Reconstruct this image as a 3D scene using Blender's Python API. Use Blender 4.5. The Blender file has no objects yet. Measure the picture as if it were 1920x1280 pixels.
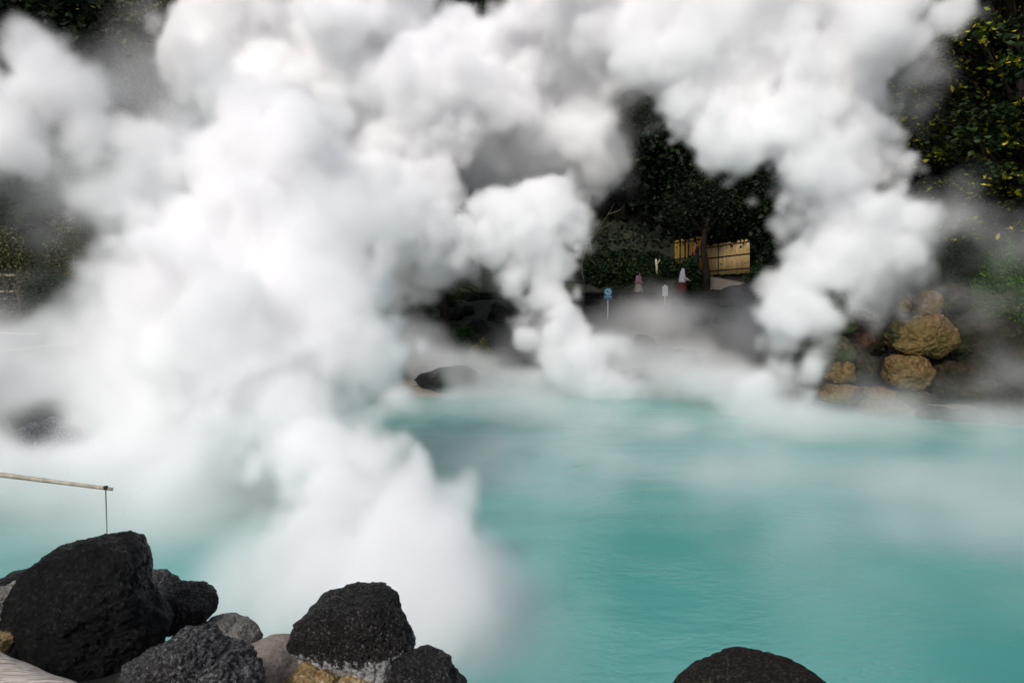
import bpy, bmesh, math, random
import numpy as np
from mathutils import Vector, Matrix, noise as mnoise

S = bpy.context.scene
COL = S.collection
R = math.radians
FPX = 1400.0                      # focal length in photo pixels (1920 wide)
CAMZ = 3.2
PITCH = math.atan(80.0 / FPX)
QUICK = 1.0                       # voxel size multiplier

# ---------------------------------------------------------------- camera
cam_d = bpy.data.cameras.new('camera')
cam = bpy.data.objects.new('camera', cam_d)
COL.objects.link(cam)
cam.location = (0, 0, CAMZ)
cam.rotation_euler = (R(90) - PITCH, 0, 0)
cam_d.sensor_width = 36
cam_d.lens = FPX / 1920 * 36
cam_d.clip_start = 0.05
cam_d.clip_end = 600
cam_d.dof.use_dof = True
cam_d.dof.focus_distance = 3.4
cam_d.dof.aperture_fstop = 9.0
S.camera = cam

# ---------------------------------------------------------------- light
SUN_EL, SUN_AZ = 40.0, 206.0      # azimuth clockwise from +Y (the way the camera looks)
sd = Vector((math.sin(R(SUN_AZ)) * math.cos(R(SUN_EL)), math.cos(R(SUN_AZ)) * math.cos(R(SUN_EL)), math.sin(R(SUN_EL))))
w = bpy.data.worlds.new('World'); S.world = w; w.use_nodes = True
nt = w.node_tree
sky = nt.nodes.new('ShaderNodeTexSky'); sky.sky_type = 'NISHITA'; sky.sun_disc = False
sky.sun_elevation = R(SUN_EL); sky.sun_rotation = R(SUN_AZ)
sky.air_density = 1.0; sky.dust_density = 2.5; sky.ozone_density = 1.0
bg = nt.nodes['Background']; bg.inputs['Strength'].default_value = 0.135
hs = nt.nodes.new('ShaderNodeHueSaturation'); hs.inputs['Saturation'].default_value = 0.62; nt.links.new(sky.outputs[0], hs.inputs['Color']); nt.links.new(hs.outputs[0], bg.inputs['Color'])
sl = bpy.data.lights.new('sun', 'SUN'); sl.energy = 1.8; sl.angle = R(12); sl.color = (1, 0.955, 0.9)
so = bpy.data.objects.new('sun', sl); COL.objects.link(so)
so.rotation_euler = sd.to_track_quat('Z', 'Y').to_euler(); so.location = (-20, -10, 40)
S.view_settings.view_transform = 'Standard'; S.view_settings.look = 'None'
S.view_settings.exposure = 0.22; S.view_settings.gamma = 1.0
S.render.film_transparent = False
cy = S.cycles
cy.max_bounces = 24; cy.diffuse_bounces = 3; cy.glossy_bounces = 2
cy.transmission_bounces = 2; cy.transparent_max_bounces = 8; cy.volume_bounces = 22; cy.filter_width = 1.5
cy.volume_step_rate = 2.5; cy.volume_max_steps = 512
cy.use_adaptive_sampling = True; cy.adaptive_threshold = 0.02
cy.use_denoising = True
cy.caustics_reflective = False; cy.caustics_refractive = False

# ---------------------------------------------------------------- helpers
def at(px, py, Y):
    """the world point at world depth Y seen at pixel (px, py) of the photo"""
    u = (px - 960) / FPX; v = -(py - 640) / FPX
    d = Vector((u, v * math.sin(PITCH) + math.cos(PITCH), v * math.cos(PITCH) - math.sin(PITCH)))
    t = Y / d.y
    return Vector((d.x * t, Y, CAMZ + d.z * t))

def tag(o, label=None, cat=None, group=None, kind=None):
    if label: o['label'] = label
    if cat: o['category'] = cat
    if group: o['group'] = group
    if kind: o['kind'] = kind
    return o

def empty(name, loc, rz=0.0):
    o = bpy.data.objects.new(name, None); COL.objects.link(o)
    o.location = loc; o.rotation_euler = (0, 0, rz); o.empty_display_size = 0.2
    return o

def obj(name, verts, faces, mat, parent=None, smooth=True, loc=None, mats=None, midx=None):
    me = bpy.data.meshes.new(name)
    me.from_pydata([tuple(v) for v in verts], [], [tuple(f) for f in faces])
    for m in (mats or [mat]): me.materials.append(m)
    if midx is not None: me.polygons.foreach_set('material_index', np.asarray(midx, dtype=np.int32))
    if smooth: me.polygons.foreach_set('use_smooth', np.ones(len(me.polygons), dtype=bool))
    me.update()
    o = bpy.data.objects.new(name, me); COL.objects.link(o)
    if parent: o.parent = parent
    if loc is not None: o.location = loc
    return o

class MB:
    def __init__(s): s.v = []; s.f = []; s.m = []
    def add(s, vs, fs, mi=0):
        b = len(s.v); s.v += [tuple(v) for v in vs]; s.f += [tuple(b + i for i in f) for f in fs]; s.m += [mi] * len(fs)
    def box(s, c, sz, rot=None, mi=0):
        hx, hy, hz = sz[0] / 2, sz[1] / 2, sz[2] / 2
        vs = [Vector((x, y, z)) for x in (-hx, hx) for y in (-hy, hy) for z in (-hz, hz)]
        if rot is not None: vs = [rot @ v for v in vs]
        vs = [v + Vector(c) for v in vs]
        s.add(vs, [(0, 1, 3, 2), (4, 6, 7, 5), (0, 4, 5, 1), (2, 3, 7, 6), (0, 2, 6, 4), (1, 5, 7, 3)], mi)
    def tube(s, pts, rad, n=8, mi=0, cap=True):
        pts = [Vector(p) for p in pts]
        if not hasattr(rad, '__len__'): rad = [rad] * len(pts)
        rings = []
        prev = None
        for i, p in enumerate(pts):
            d = (pts[min(i + 1, len(pts) - 1)] - pts[max(i - 1, 0)]).normalized()
            if prev is None:
                a = d.orthogonal().normalized()
            else:
                a = (prev - d * prev.dot(d)).normalized()
            prev = a
            b = d.cross(a)
            rings.append([p + (a * math.cos(2 * math.pi * k / n) + b * math.sin(2 * math.pi * k / n)) * rad[i] for k in range(n)])
        vs = [v for r in rings for v in r]
        fs = []
        for i in range(len(pts) - 1):
            for k in range(n):
                fs.append((i * n + k, i * n + (k + 1) % n, (i + 1) * n + (k + 1) % n, (i + 1) * n + k))
        if cap:
            fs.append(tuple(range(n - 1, -1, -1))); fs.append(tuple((len(pts) - 1) * n + k for k in range(n)))
        s.add(vs, fs, mi)
    def lathe(s, c, prof, n=16, sx=1, sy=1, mi=0, cap=True):
        """prof: list of (radius, z)"""
        vs = [(c[0] + r * sx * math.cos(2 * math.pi * k / n), c[1] + r * sy * math.sin(2 * math.pi * k / n), c[2] + z) for r, z in prof for k in range(n)]
        fs = [(i * n + k, i * n + (k + 1) % n, (i + 1) * n + (k + 1) % n, (i + 1) * n + k) for i in range(len(prof) - 1) for k in range(n)]
        if cap:
            fs.append(tuple(range(n - 1, -1, -1))); fs.append(tuple((len(prof) - 1) * n + k for k in range(n)))
        s.add(vs, fs, mi)
    def build(s, name, mat, parent=None, smooth=True, loc=None, mats=None):
        return obj(name, s.v, s.f, mat, parent, smooth, loc, mats, s.m if mats else None)

# ---------------------------------------------------------------- materials
def new_mat(name):
    m = bpy.data.materials.new(name); m.use_nodes = True
    n = m.node_tree; return m, n, n.nodes['Principled BSDF']

def ramp(n, stops, inp):
    r = n.nodes.new('ShaderNodeValToRGB'); cr = r.color_ramp
    while len(cr.elements) < len(stops): cr.elements.new(0.5)
    for e, (p, c) in zip(cr.elements, stops):
        e.position = p; e.color = (c[0], c[1], c[2], 1) if hasattr(c, '__len__') else (c, c, c, 1)
    n.links.new(inp, r.inputs[0]); return r

def ntex(n, scale, detail=6, rough=0.6, vec=None, dist=0.0):
    t = n.nodes.new('ShaderNodeTexNoise'); t.inputs['Scale'].default_value = scale
    t.inputs['Detail'].default_value = detail; t.inputs['Roughness'].default_value = rough
    t.inputs['Distortion'].default_value = dist
    if vec is not None: n.links.new(vec, t.inputs['Vector'])
    return t

def mixc(n, fac, a, b, blend='MIX'):
    x = n.nodes.new('ShaderNodeMix'); x.data_type = 'RGBA'; x.blend_type = blend
    if hasattr(fac, 'links') or hasattr(fac, 'is_linked'): n.links.new(fac, x.inputs[0])
    else: x.inputs[0].default_value = fac
    for k, v in ((6, a), (7, b)):
        if hasattr(v, 'is_linked'): n.links.new(v, x.inputs[k])
        else: x.inputs[k].default_value = (*v, 1)
    return x.outputs[2]

def math_n(n, op, a, b=None, c=None):
    x = n.nodes.new('ShaderNodeMath'); x.operation = op
    for k, v in enumerate((a, b, c)):
        if v is None: continue
        if hasattr(v, 'is_linked'): n.links.new(v, x.inputs[k])
        else: x.inputs[k].default_value = v
    return x.outputs[0]

def rock_mat(name, dark, mid, light, scale=1.0, pits=1.0, crust=None, crust_z=None, moss=None, bump=0.6, spec=0.15, lightpos=0.78, rough=0.75):
    m, n, b = new_mat(name)
    tc = n.nodes.new('ShaderNodeTexCoord').outputs['Object']
    big = ntex(n, 2.2 * scale, 5, 0.6, tc); fine = ntex(n, 26 * scale, 8, 0.72, tc, 0.2)
    vor = n.nodes.new('ShaderNodeTexVoronoi'); vor.inputs['Scale'].default_value = 34 * scale
    wv = n.nodes.new('ShaderNodeVectorMath'); wv.operation = 'ADD'
    nz = ntex(n, 12 * scale, 3, 0.6, tc)
    sc = n.nodes.new('ShaderNodeVectorMath'); sc.operation = 'SCALE'; sc.inputs['Scale'].default_value = 0.12 / scale
    n.links.new(nz.outputs['Color'], sc.inputs[0]); n.links.new(tc, wv.inputs[0]); n.links.new(sc.outputs[0], wv.inputs[1])
    n.links.new(wv.outputs[0], vor.inputs['Vector'])
    c1 = ramp(n, [(0.40, dark), (0.53, mid), (0.53 + (lightpos - 0.53) * 0.6, light)], fine.outputs[0]).outputs[0]  # pale stop: rock tone and, on near lava, highlights painted into the colour
    f2 = ramp(n, [(0.35, 0.0), (0.7, 1.0)], big.outputs[0]).outputs[0]
    col = mixc(n, f2, mixc(n, 0.65, c1, dark), c1)
    # small pale flecks
    sp = n.nodes.new('ShaderNodeTexVoronoi'); sp.inputs['Scale'].default_value = 22 * scale; n.links.new(tc, sp.inputs['Vector'])
    sf = ramp(n, [(0.04, 1.0), (0.13, 0.0)], sp.outputs['Distance']).outputs[0]
    sf2 = math_n(n, 'MULTIPLY', sf, ramp(n, [(0.5, 0.0), (0.62, 0.8)], ntex(n, 6 * scale, 2, 0.5, tc).outputs[0]).outputs[0])
    col = mixc(n, sf2, col, tuple(min(1, x * 2.2 + 0.02) for x in light))
    if moss:
        mf = ramp(n, [(0.44, 0.0), (0.62, 1.0)], ntex(n, 1.6 * scale, 4, 0.65, tc, 0.5).outputs[0]).outputs[0]
        col = mixc(n, mf, col, moss)
    if crust:
        sep = n.nodes.new('ShaderNodeSeparateXYZ'); n.links.new(tc, sep.inputs[0])
        cn = ntex(n, 9 * scale, 6, 0.75, tc)
        v = math_n(n, 'ADD', sep.outputs['Z'], math_n(n, 'MULTIPLY', cn.outputs[0], 0.35))
        cf = ramp(n, [(0.0, 1.0), (0.5, 1.0), (0.53, 0.0)], math_n(n, 'ADD', math_n(n, 'SUBTRACT', v, crust_z + 0.17), 0.5)).outputs[0]
        cc = ramp(n, [(0.35, crust[0]), (0.5, crust[1]), (0.65, crust[2])], ntex(n, 14 * scale, 5, 0.7, tc).outputs[0]).outputs[0]
        col = mixc(n, cf, col, cc)
    n.links.new(col, b.inputs['Base Color'])
    b.inputs['Roughness'].default_value = rough; b.inputs['Specular IOR Level'].default_value = spec
    h = math_n(n, 'ADD', math_n(n, 'MULTIPLY', fine.outputs[0], 1.0), math_n(n, 'MULTIPLY', math_n(n, 'MINIMUM', vor.outputs['Distance'], 0.35), 1.1 * pits))
    bp = n.nodes.new('ShaderNodeBump'); bp.inputs['Strength'].default_value = bump; bp.inputs['Distance'].default_value = 0.055 / scale ** 0.8
    n.links.new(h, bp.inputs['Height']); n.links.new(bp.outputs[0], b.inputs['Normal'])
    return m

def plain(name, c, rough=0.7, var=0.25, scale=6, bump=0.0, spec=0.3, stretch=None):
    m, n, b = new_mat(name)
    tc = n.nodes.new('ShaderNodeTexCoord').outputs['Object']
    if stretch:
        mp = n.nodes.new('ShaderNodeMapping'); mp.inputs['Scale'].default_value = stretch
        n.links.new(tc, mp.inputs[0]); tc = mp.outputs[0]
    t = ntex(n, scale, 6, 0.65, tc)
    lo = tuple(x * (1 - var) for x in c); hi = tuple(min(1, x * (1 + var)) for x in c)
    n.links.new(ramp(n, [(0.3, lo), (0.7, hi)], t.outputs[0]).outputs[0], b.inputs['Base Color'])
    b.inputs['Roughness'].default_value = rough; b.inputs['Specular IOR Level'].default_value = spec
    if bump:
        bp = n.nodes.new('ShaderNodeBump'); bp.inputs['Strength'].default_value = bump; bp.inputs['Distance'].default_value = 0.02
        n.links.new(t.outputs[0], bp.inputs['Height']); n.links.new(bp.outputs[0], b.inputs['Normal'])
    return m

def leaf_mat(name, stops, scale=0.9):
    m, n, b = new_mat(name)
    g = n.nodes.new('ShaderNodeNewGeometry')
    tc = n.nodes.new('ShaderNodeTexCoord').outputs['Object']
    a = math_n(n, 'MULTIPLY', g.outputs['Random Per Island'], 0.6)
    c = math_n(n, 'ADD', a, math_n(n, 'MULTIPLY', ntex(n, scale, 3, 0.6, tc).outputs[0], 0.45))
    r = ramp(n, stops, c)
    n.links.new(r.outputs[0], b.inputs['Base Color'])
    b.inputs['Roughness'].default_value = 0.6; b.inputs['Specular IOR Level'].default_value = 0.15
    return m

M = {}
M['rock_black'] = rock_mat('black_lava', (0.003, 0.003, 0.003), (0.008, 0.0075, 0.0075), (0.085, 0.085, 0.09), 2.0, 0.7, lightpos=0.84, bump=1.0, spec=0.22, rough=0.45)  # grey highlights are put into its pale stop
M['rock_dark'] = rock_mat('dark_lava', (0.004, 0.004, 0.004), (0.02, 0.018, 0.018), (0.24, 0.225, 0.225), 2.86, 1.3, bump=1.0, spec=0.28, rough=0.45)
M['rock_round'] = rock_mat('pitted_lava', (0.003, 0.003, 0.003), (0.018, 0.016, 0.015), (0.24, 0.22, 0.21), 3.3, 1.4, bump=1.0, spec=0.28, rough=0.45,
                           crust=((0.35, 0.38, 0.40), (0.5, 0.5, 0.5), (0.16, 0.12, 0.07)), crust_z=-0.06)
M['rock_pale'] = rock_mat('pale_rock', (0.08, 0.075, 0.07), (0.26, 0.24, 0.21), (0.48, 0.45, 0.41), 2.64, 0.5)
M['rock_beige'] = rock_mat('beige_rock', (0.18, 0.145, 0.12), (0.27, 0.225, 0.2), (0.38, 0.33, 0.3), 1.76, 0.2, bump=0.4)
M['rock_ochre'] = rock_mat('ochre_sinter', (0.12, 0.07, 0.02), (0.33, 0.24, 0.12), (0.6, 0.55, 0.48), 2.2, 0.6)
M['rock_grey'] = rock_mat('grey_lava', (0.016, 0.016, 0.016), (0.11, 0.105, 0.105), (0.5, 0.49, 0.5), 2.42, 1.6, bump=1.0, spec=0.3, rough=0.5)
M['rock_brown'] = rock_mat('brown_lava', (0.005, 0.004, 0.003), (0.016, 0.012, 0.010), (0.13, 0.10, 0.08), 2.2, 1.0)
M['stack_green'] = rock_mat('mossy_boulder', (0.022, 0.020, 0.010), (0.075, 0.062, 0.028), (0.17, 0.13, 0.065), 0.35, 0.8, moss=(0.028, 0.042, 0.014))
M['stack_ochre'] = rock_mat('ochre_boulder', (0.05, 0.03, 0.012), (0.19, 0.115, 0.045), (0.33, 0.22, 0.11), 0.35, 0.8, moss=(0.11, 0.085, 0.028))
M['stack_red'] = rock_mat('iron_red_boulder', (0.035, 0.017, 0.010), (0.10, 0.048, 0.028), (0.21, 0.11, 0.07), 0.35, 0.8, moss=(0.025, 0.018, 0.014))
M['stack_brown'] = rock_mat('brown_boulder', (0.012, 0.010, 0.006), (0.04, 0.03, 0.016), (0.10, 0.075, 0.04), 0.25, 0.8, moss=(0.015, 0.02, 0.008))
M['bank_rock'] = rock_mat('bank_boulder', (0.008, 0.009, 0.009), (0.024, 0.024, 0.023), (0.06, 0.058, 0.055), 0.4, 0.8, moss=(0.016, 0.017, 0.009))
M['sinter'] = rock_mat('shore_sinter', (0.12, 0.08, 0.05), (0.3, 0.22, 0.15), (0.42, 0.36, 0.30), 0.4, 0.3)
M['mineral'] = rock_mat('grey_mineral_rock', (0.03, 0.033, 0.038), (0.18, 0.20, 0.23), (0.6, 0.65, 0.7), 0.7, 0.6)
M['soil'] = plain('dark_soil', (0.018, 0.016, 0.011), 0.95, 0.5, 1.2, 0.5, 0.1)
M['path'] = plain('gravel_path', (0.16, 0.14, 0.115), 0.9, 0.25, 5, 0.3, 0.2)
M['leaf_dark'] = leaf_mat('evergreen_leaf', [(0.1, (0.003, 0.006, 0.003)), (0.5, (0.007, 0.014, 0.006)), (0.85, (0.018, 0.032, 0.009)), (1.0, (0.05, 0.06, 0.014))], 0.35)
M['leaf_mid'] = leaf_mat('green_leaf', [(0.1, (0.004, 0.009, 0.004)), (0.5, (0.010, 0.024, 0.007)), (0.9, (0.032, 0.06, 0.013))], 0.6)
M['leaf_olive'] = leaf_mat('olive_leaf', [(0.1, (0.03, 0.03, 0.012)), (0.5, (0.07, 0.075, 0.03)), (0.9, (0.15, 0.14, 0.06))], 0.6)
M['leaf_yellow'] = leaf_mat('yellow_leaf', [(0.1, (0.06, 0.12, 0.01)), (0.45, (0.24, 0.26, 0.012)), (0.8, (0.5, 0.40, 0.012)), (1.0, (0.6, 0.40, 0.02))], 0.8)
M['leaf_bright'] = leaf_mat('fresh_leaf', [(0.1, (0.01, 0.03, 0.006)), (0.6, (0.03, 0.10, 0.01)), (0.9, (0.10, 0.2, 0.02))], 0.8)
M['cycad'] = leaf_mat('cycad_leaf', [(0.1, (0.010, 0.026, 0.008)), (0.6, (0.024, 0.065, 0.016)), (0.95, (0.10, 0.10, 0.02))], 1.0)
M['bark'] = plain('dark_bark', (0.022, 0.018, 0.014), 0.9, 0.5, 8, 0.6, 0.1, (1, 1, 0.2))
M['twig'] = plain('grey_twig', (0.12, 0.10, 0.085), 0.8, 0.25, 10)
M['deadwood'] = plain('pale_deadwood', (0.5, 0.47, 0.36), 0.8, 0.25, 10, 0.2)
M['bamboo'] = plain('old_bamboo', (0.40, 0.35, 0.27), 0.6, 0.35, 9, 0.2, 0.3)
M['fence_gold'] = plain('golden_bamboo', (0.48, 0.28, 0.05), 0.7, 0.5, 3.2, 0.2, 0.2, (3, 3, 0.35))
M['fence_tan'] = plain('tan_bamboo', (0.46, 0.33, 0.15), 0.7, 0.35, 3.0, 0.2, 0.2, (3, 3, 0.35))
M['black'] = plain('black_twine', (0.012, 0.011, 0.010), 0.8, 0.2)
M['log'] = plain('weathered_log', (0.36, 0.32, 0.285), 0.7, 0.75, 7.0, 0.8, 0.3, (0.5, 12, 12))
M['skin'] = plain('skin', (0.45, 0.26, 0.19), 0.6, 0.05)
M['pink'] = plain('pink_knit', (0.55, 0.26, 0.36), 0.85, 0.15)
M['beige'] = plain('beige_cotton', (0.42, 0.37, 0.28), 0.85, 0.15)
M['white_cloth'] = plain('white_cloth', (0.78, 0.74, 0.76), 0.85, 0.06)
M['maroon'] = plain('maroon_cloth', (0.16, 0.022, 0.028), 0.85, 0.2)
M['salmon'] = plain('salmon_cloth', (0.45, 0.12, 0.09), 0.85, 0.15)
M['navy'] = plain('dark_coat', (0.012, 0.014, 0.018), 0.85, 0.2)
M['hair'] = plain('dark_hair', (0.012, 0.009, 0.008), 0.5, 0.2)
M['sign_white'] = plain('white_paint', (0.78, 0.8, 0.82), 0.5, 0.05)
M['sign_blue'] = plain('blue_enamel', (0.012, 0.07, 0.15), 0.5, 0.05)
M['sign_pale'] = plain('pale_blue_enamel', (0.30, 0.62, 0.74), 0.5, 0.05)
M['concrete'] = plain('grey_concrete', (0.25, 0.25, 0.24), 0.9, 0.2)

# water: opaque milky blue-green with a rippled gloss
def water_mat():
    m, n, b = new_mat('milky_turquoise_water')
    tc = n.nodes.new('ShaderNodeTexCoord').outputs['Object']
    mp = n.nodes.new('ShaderNodeMapping'); mp.inputs['Scale'].default_value = (0.55, 1.0, 1.0); n.links.new(tc, mp.inputs[0])
    big = ntex(n, 0.22, 4, 0.55, mp.outputs[0], 0.6)
    c = ramp(n, [(0.3, (0.048, 0.245, 0.218)), (0.55, (0.088, 0.31, 0.282)), (0.75, (0.14, 0.36, 0.33))], big.outputs[0]).outputs[0]
    n.links.new(c, b.inputs['Base Color'])
    b.inputs['Roughness'].default_value = 0.16; b.inputs['IOR'].default_value = 1.33
    r1 = ntex(n, 10.0, 4, 0.6, mp.outputs[0], 0.4); r2 = ntex(n, 1.6, 3, 0.5, mp.outputs[0], 0.3)
    patch = ramp(n, [(0.42, 0.15), (0.62, 1.0)], ntex(n, 0.5, 2, 0.5, tc).outputs[0]).outputs[0]
    h = math_n(n, 'ADD', math_n(n, 'MULTIPLY', math_n(n, 'MULTIPLY', r1.outputs[0], 0.9), patch), r2.outputs[0])
    bp = n.nodes.new('ShaderNodeBump'); bp.inputs['Strength'].default_value = 0.35; bp.inputs['Distance'].default_value = 0.06
    n.links.new(h, bp.inputs['Height']); n.links.new(bp.outputs[0], b.inputs['Normal'])
    return m
M['water'] = water_mat()

def steam_mat(name, color=(0.995, 0.993, 0.997), aniso=0.0):
    m = bpy.data.materials.new(name); m.use_nodes = True
    n = m.node_tree; n.nodes.clear()
    out = n.nodes.new('ShaderNodeOutputMaterial'); pv = n.nodes.new('ShaderNodeVolumePrincipled')
    pv.inputs['Color'].default_value = (*color, 1); pv.inputs['Density'].default_value = 1.0
    pv.inputs['Anisotropy'].default_value = aniso
    pv.inputs['Density Attribute'].default_value = 'density'
    n.links.new(pv.outputs[0], out.inputs['Volume'])
    return m

# ================================================================ SETTING
SHORE = np.array([(-9, 10), (-7, 7.2), (-3.5, 5.2), (0, 4.6), (4, 4.2), (9, 5.0), (13.5, 8.5), (15, 14), (13.2, 18.6), (10.8, 20.4), (9.1, 23.4), (5.9, 24.2),
                  (0.7, 24.9), (-2.7, 24.2), (-8, 23.8), (-11.2, 20.5), (-9.8, 16.8), (-7.8, 14.6), (-8.6, 12.4)], float)

def shore_dist(X, Y):
    """distance to the pond's edge, positive on land"""
    P = SHORE; n = len(P); d = np.full(X.shape, 1e9); inside = np.zeros(X.shape, bool)
    for i in range(n):
        a = P[i]; b = P[(i + 1) % n]; e = b - a
        t = np.clip(((X - a[0]) * e[0] + (Y - a[1]) * e[1]) / (e @ e), 0, 1)
        d = np.minimum(d, np.hypot(X - a[0] - t * e[0], Y - a[1] - t * e[1]))
        c = ((a[1] > Y) != (b[1] > Y)) & (X < (b[0] - a[0]) * (Y - a[1]) / (b[1] - a[1] + 1e-12) + a[0])
        inside ^= c
    return np.where(inside, -d, d)

def height(X, Y):
    X = np.asarray(X, float); Y = np.asarray(Y, float)
    d = shore_dist(X, Y)
    side = np.clip((np.abs(X) - 9) / 4, 0, 1) * np.clip((36 - Y) / 6, 0, 1)
    near = np.clip((7.0 - Y) / 2.0, 0, 1)
    h = np.minimum(0.22 * np.maximum(d, 0), 0.25) + (0.2 + 0.25 * side) * np.clip(d - 1.5, 0, 14.5 - 6 * side)
    h = h + 0.38 * np.clip(Y - 44, 0, 6) + 0.95 * np.maximum(Y - 50, 0)
    h = h + 0.62 * np.clip(-11.3 - X, 0, 5.5) * np.clip((Y - 15) / 3, 0, 1) * np.clip((38 - Y) / 6, 0, 1)
    h = h + 0.8 * np.maximum(np.abs(X) - 17, 0) * np.clip((Y - 6) / 8, 0, 1)
    hn = np.minimum(1.0 * np.maximum(d, 0), 1.45 - 0.8 * np.clip((X - 0.6) / 1.2, 0, 1))
    h = h * (1 - near) + hn * near
    h = np.where(d < 0, np.maximum(d * 0.9, -1.6), h)
    return np.minimum(h, 62.0 + 0.05 * h)

def hz(x, y): return float(height(np.array([x]), np.array([y]))[0])

def build_ground():
    # finer near the pond, coarser far off
    def axis(a, b, f0, f1, fine, coarse):
        v = [a]
        while v[-1] < b:
            v.append(v[-1] + (fine if f0 <= v[-1] < f1 else coarse))
        return np.array(v)
    xs = axis(-160, 160, -22, 22, 0.35, 5.0); ys = axis(-60, 190, -2, 54, 0.35, 5.0)
    X, Y = np.meshgrid(xs, ys, indexing='ij'); Z = height(X, Y)
    rng = np.random.default_rng(3)
    Lx = np.clip((np.maximum(shore_dist(X, Y), 0)), 0, 1)
    Zn = np.zeros_like(Z)
    for i in range(X.shape[0]):
        for j in range(X.shape[1]):
            if Lx[i, j] > 0: Zn[i, j] = mnoise.fractal(Vector((X[i, j] * 0.45, Y[i, j] * 0.45, 1.3)), 1.0, 2.1, 4)
    flat = 1 - 0.85 * ((Y > 40) & (Y < 46))
    Z = Z + Zn * 0.22 * Lx * flat
    nx, ny = X.shape
    vs = np.stack([X, Y, Z], -1).reshape(-1, 3)
    I = np.arange(nx * ny).reshape(nx, ny)
    fs = np.stack([I[:-1, :-1], I[1:, :-1], I[1:, 1:], I[:-1, 1:]], -1).reshape(-1, 4)
    # ground material: sinter crust at the shore, dark wet soil above
    m, n, b = new_mat('bank_ground')
    tc = n.nodes.new('ShaderNodeTexCoord').outputs['Object']
    sep = n.nodes.new('ShaderNodeSeparateXYZ'); n.links.new(tc, sep.inputs[0])
    nz = ntex(n, 0.9, 6, 0.65, tc)
    hh = math_n(n, 'ADD', sep.outputs['Z'], math_n(n, 'MULTIPLY', nz.outputs[0], 0.5))
    f = ramp(n, [(0.44, 0.0), (0.62, 1.0)], hh).outputs[0]
    sint = ramp(n, [(0.3, (0.11, 0.07, 0.045)), (0.5, (0.20, 0.155, 0.11)), (0.7, (0.27, 0.25, 0.22))], ntex(n, 2.5, 6, 0.7, tc).outputs[0]).outputs[0]
    soil = ramp(n, [(0.3, (0.006, 0.008, 0.004)), (0.5, (0.014, 0.019, 0.008)), (0.62, (0.03, 0.034, 0.014))], ntex(n, 1.4, 8, 0.7, tc).outputs[0]).outputs[0]
    n.links.new(mixc(n, f, sint, soil), b.inputs['Base Color']); b.inputs['Roughness'].default_value = 0.9
    bp = n.nodes.new('ShaderNodeBump'); bp.inputs['Strength'].default_value = 0.6; bp.inputs['Distance'].default_value = 0.15
    n.links.new(ntex(n, 4, 8, 0.7, tc).outputs[0], bp.inputs['Height']); n.links.new(bp.outputs[0], b.inputs['Normal'])
    o = obj('ground', vs, fs.tolist(), m); tag(o, 'dark banks and wooded slope around the hot spring pond', kind='structure')

build_ground()
wv, wf = [], []
wxs = np.linspace(-14, 18, 65); wys = np.linspace(2, 28, 53)
for x in wxs:
    for y in wys: wv.append((x, y, 0))
for i in range(64):
    for j in range(52): wf.append((i * 53 + j, (i + 1) * 53 + j, (i + 1) * 53 + j + 1, i * 53 + j + 1))
tag(obj('water', wv, wf, M['water']), 'milky turquoise water of the hot spring pond', kind='structure')

# gravel walk along the far side and up to the fence
def sheet(name, poly_rows, mat, label, lift=0.03):
    v = []; f = []
    for r in poly_rows:
        for (x, y) in r: v.append((x, y, hz(x, y) + lift))
    m_ = len(poly_rows[0])
    for i in range(len(poly_rows) - 1):
        for j in range(m_ - 1): f.append((i * m_ + j, i * m_ + j + 1, (i + 1) * m_ + j + 1, (i + 1) * m_ + j))
    return tag(obj(name, v, f, mat), label, kind='structure')
sheet('path', [[(x, y) for x in np.linspace(-16, 20, 73)] for y in np.linspace(41.3, 43.9, 6)], M['path'], 'gravel walkway on the far side of the pond', 0.10)
sheet('path', [[(x + (y - 43.9) * 0.35, y) for x in np.linspace(11.2, 14.3, 7)] for y in np.linspace(43.95, 47.5, 10)], M['path'], 'gravel ramp rising to the bamboo fence', 0.12)

# ---------------------------------------------------------------- leaves
def leaf_obj(name, pos, size, mat, parent=None, rng=None, aspect=0.5, flat=0.0, dirs=None):
    """many small folded leaves: pos (N,3); size scalar or (N,); flat pulls the leaves towards the horizontal"""
    N = len(pos); rng = rng or np.random.default_rng(1)
    if dirs is None:
        a = rng.standard_normal((N, 3)); a[:, 2] *= (1 - flat)
    else: a = dirs + rng.standard_normal((N, 3)) * 0.15
    a /= np.linalg.norm(a, axis=1, keepdims=True) + 1e-9
    b = rng.standard_normal((N, 3)); b[:, 2] *= (1 - flat); b -= a * (a * b).sum(1, keepdims=True); b /= np.linalg.norm(b, axis=1, keepdims=True) + 1e-9
    s = (np.ones(N) * size * rng.uniform(0.6, 1.3, N))[:, None]
    c = np.cross(a, b)
    p0 = pos; p1 = pos + a * s * 0.45 + b * s * aspect * 0.5 + c * s * 0.08; p2 = pos + a * s; p3 = pos + a * s * 0.45 - b * s * aspect * 0.5 + c * s * 0.08
    V = np.stack([p0, p1, p2, p3], 1).reshape(-1, 3).astype(np.float32)
    me = bpy.data.meshes.new(name); me.vertices.add(N * 4); me.vertices.foreach_set('co', V.ravel())
    me.loops.add(N * 4); me.loops.foreach_set('vertex_index', np.arange(N * 4, dtype=np.int32))
    me.polygons.add(N); me.polygons.foreach_set('loop_start', np.arange(0, N * 4, 4, dtype=np.int32))
    me.update(calc_edges=True); me.materials.append(mat)
    o = bpy.data.objects.new(name, me); COL.objects.link(o)
    if parent: o.parent = parent
    return o

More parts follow.
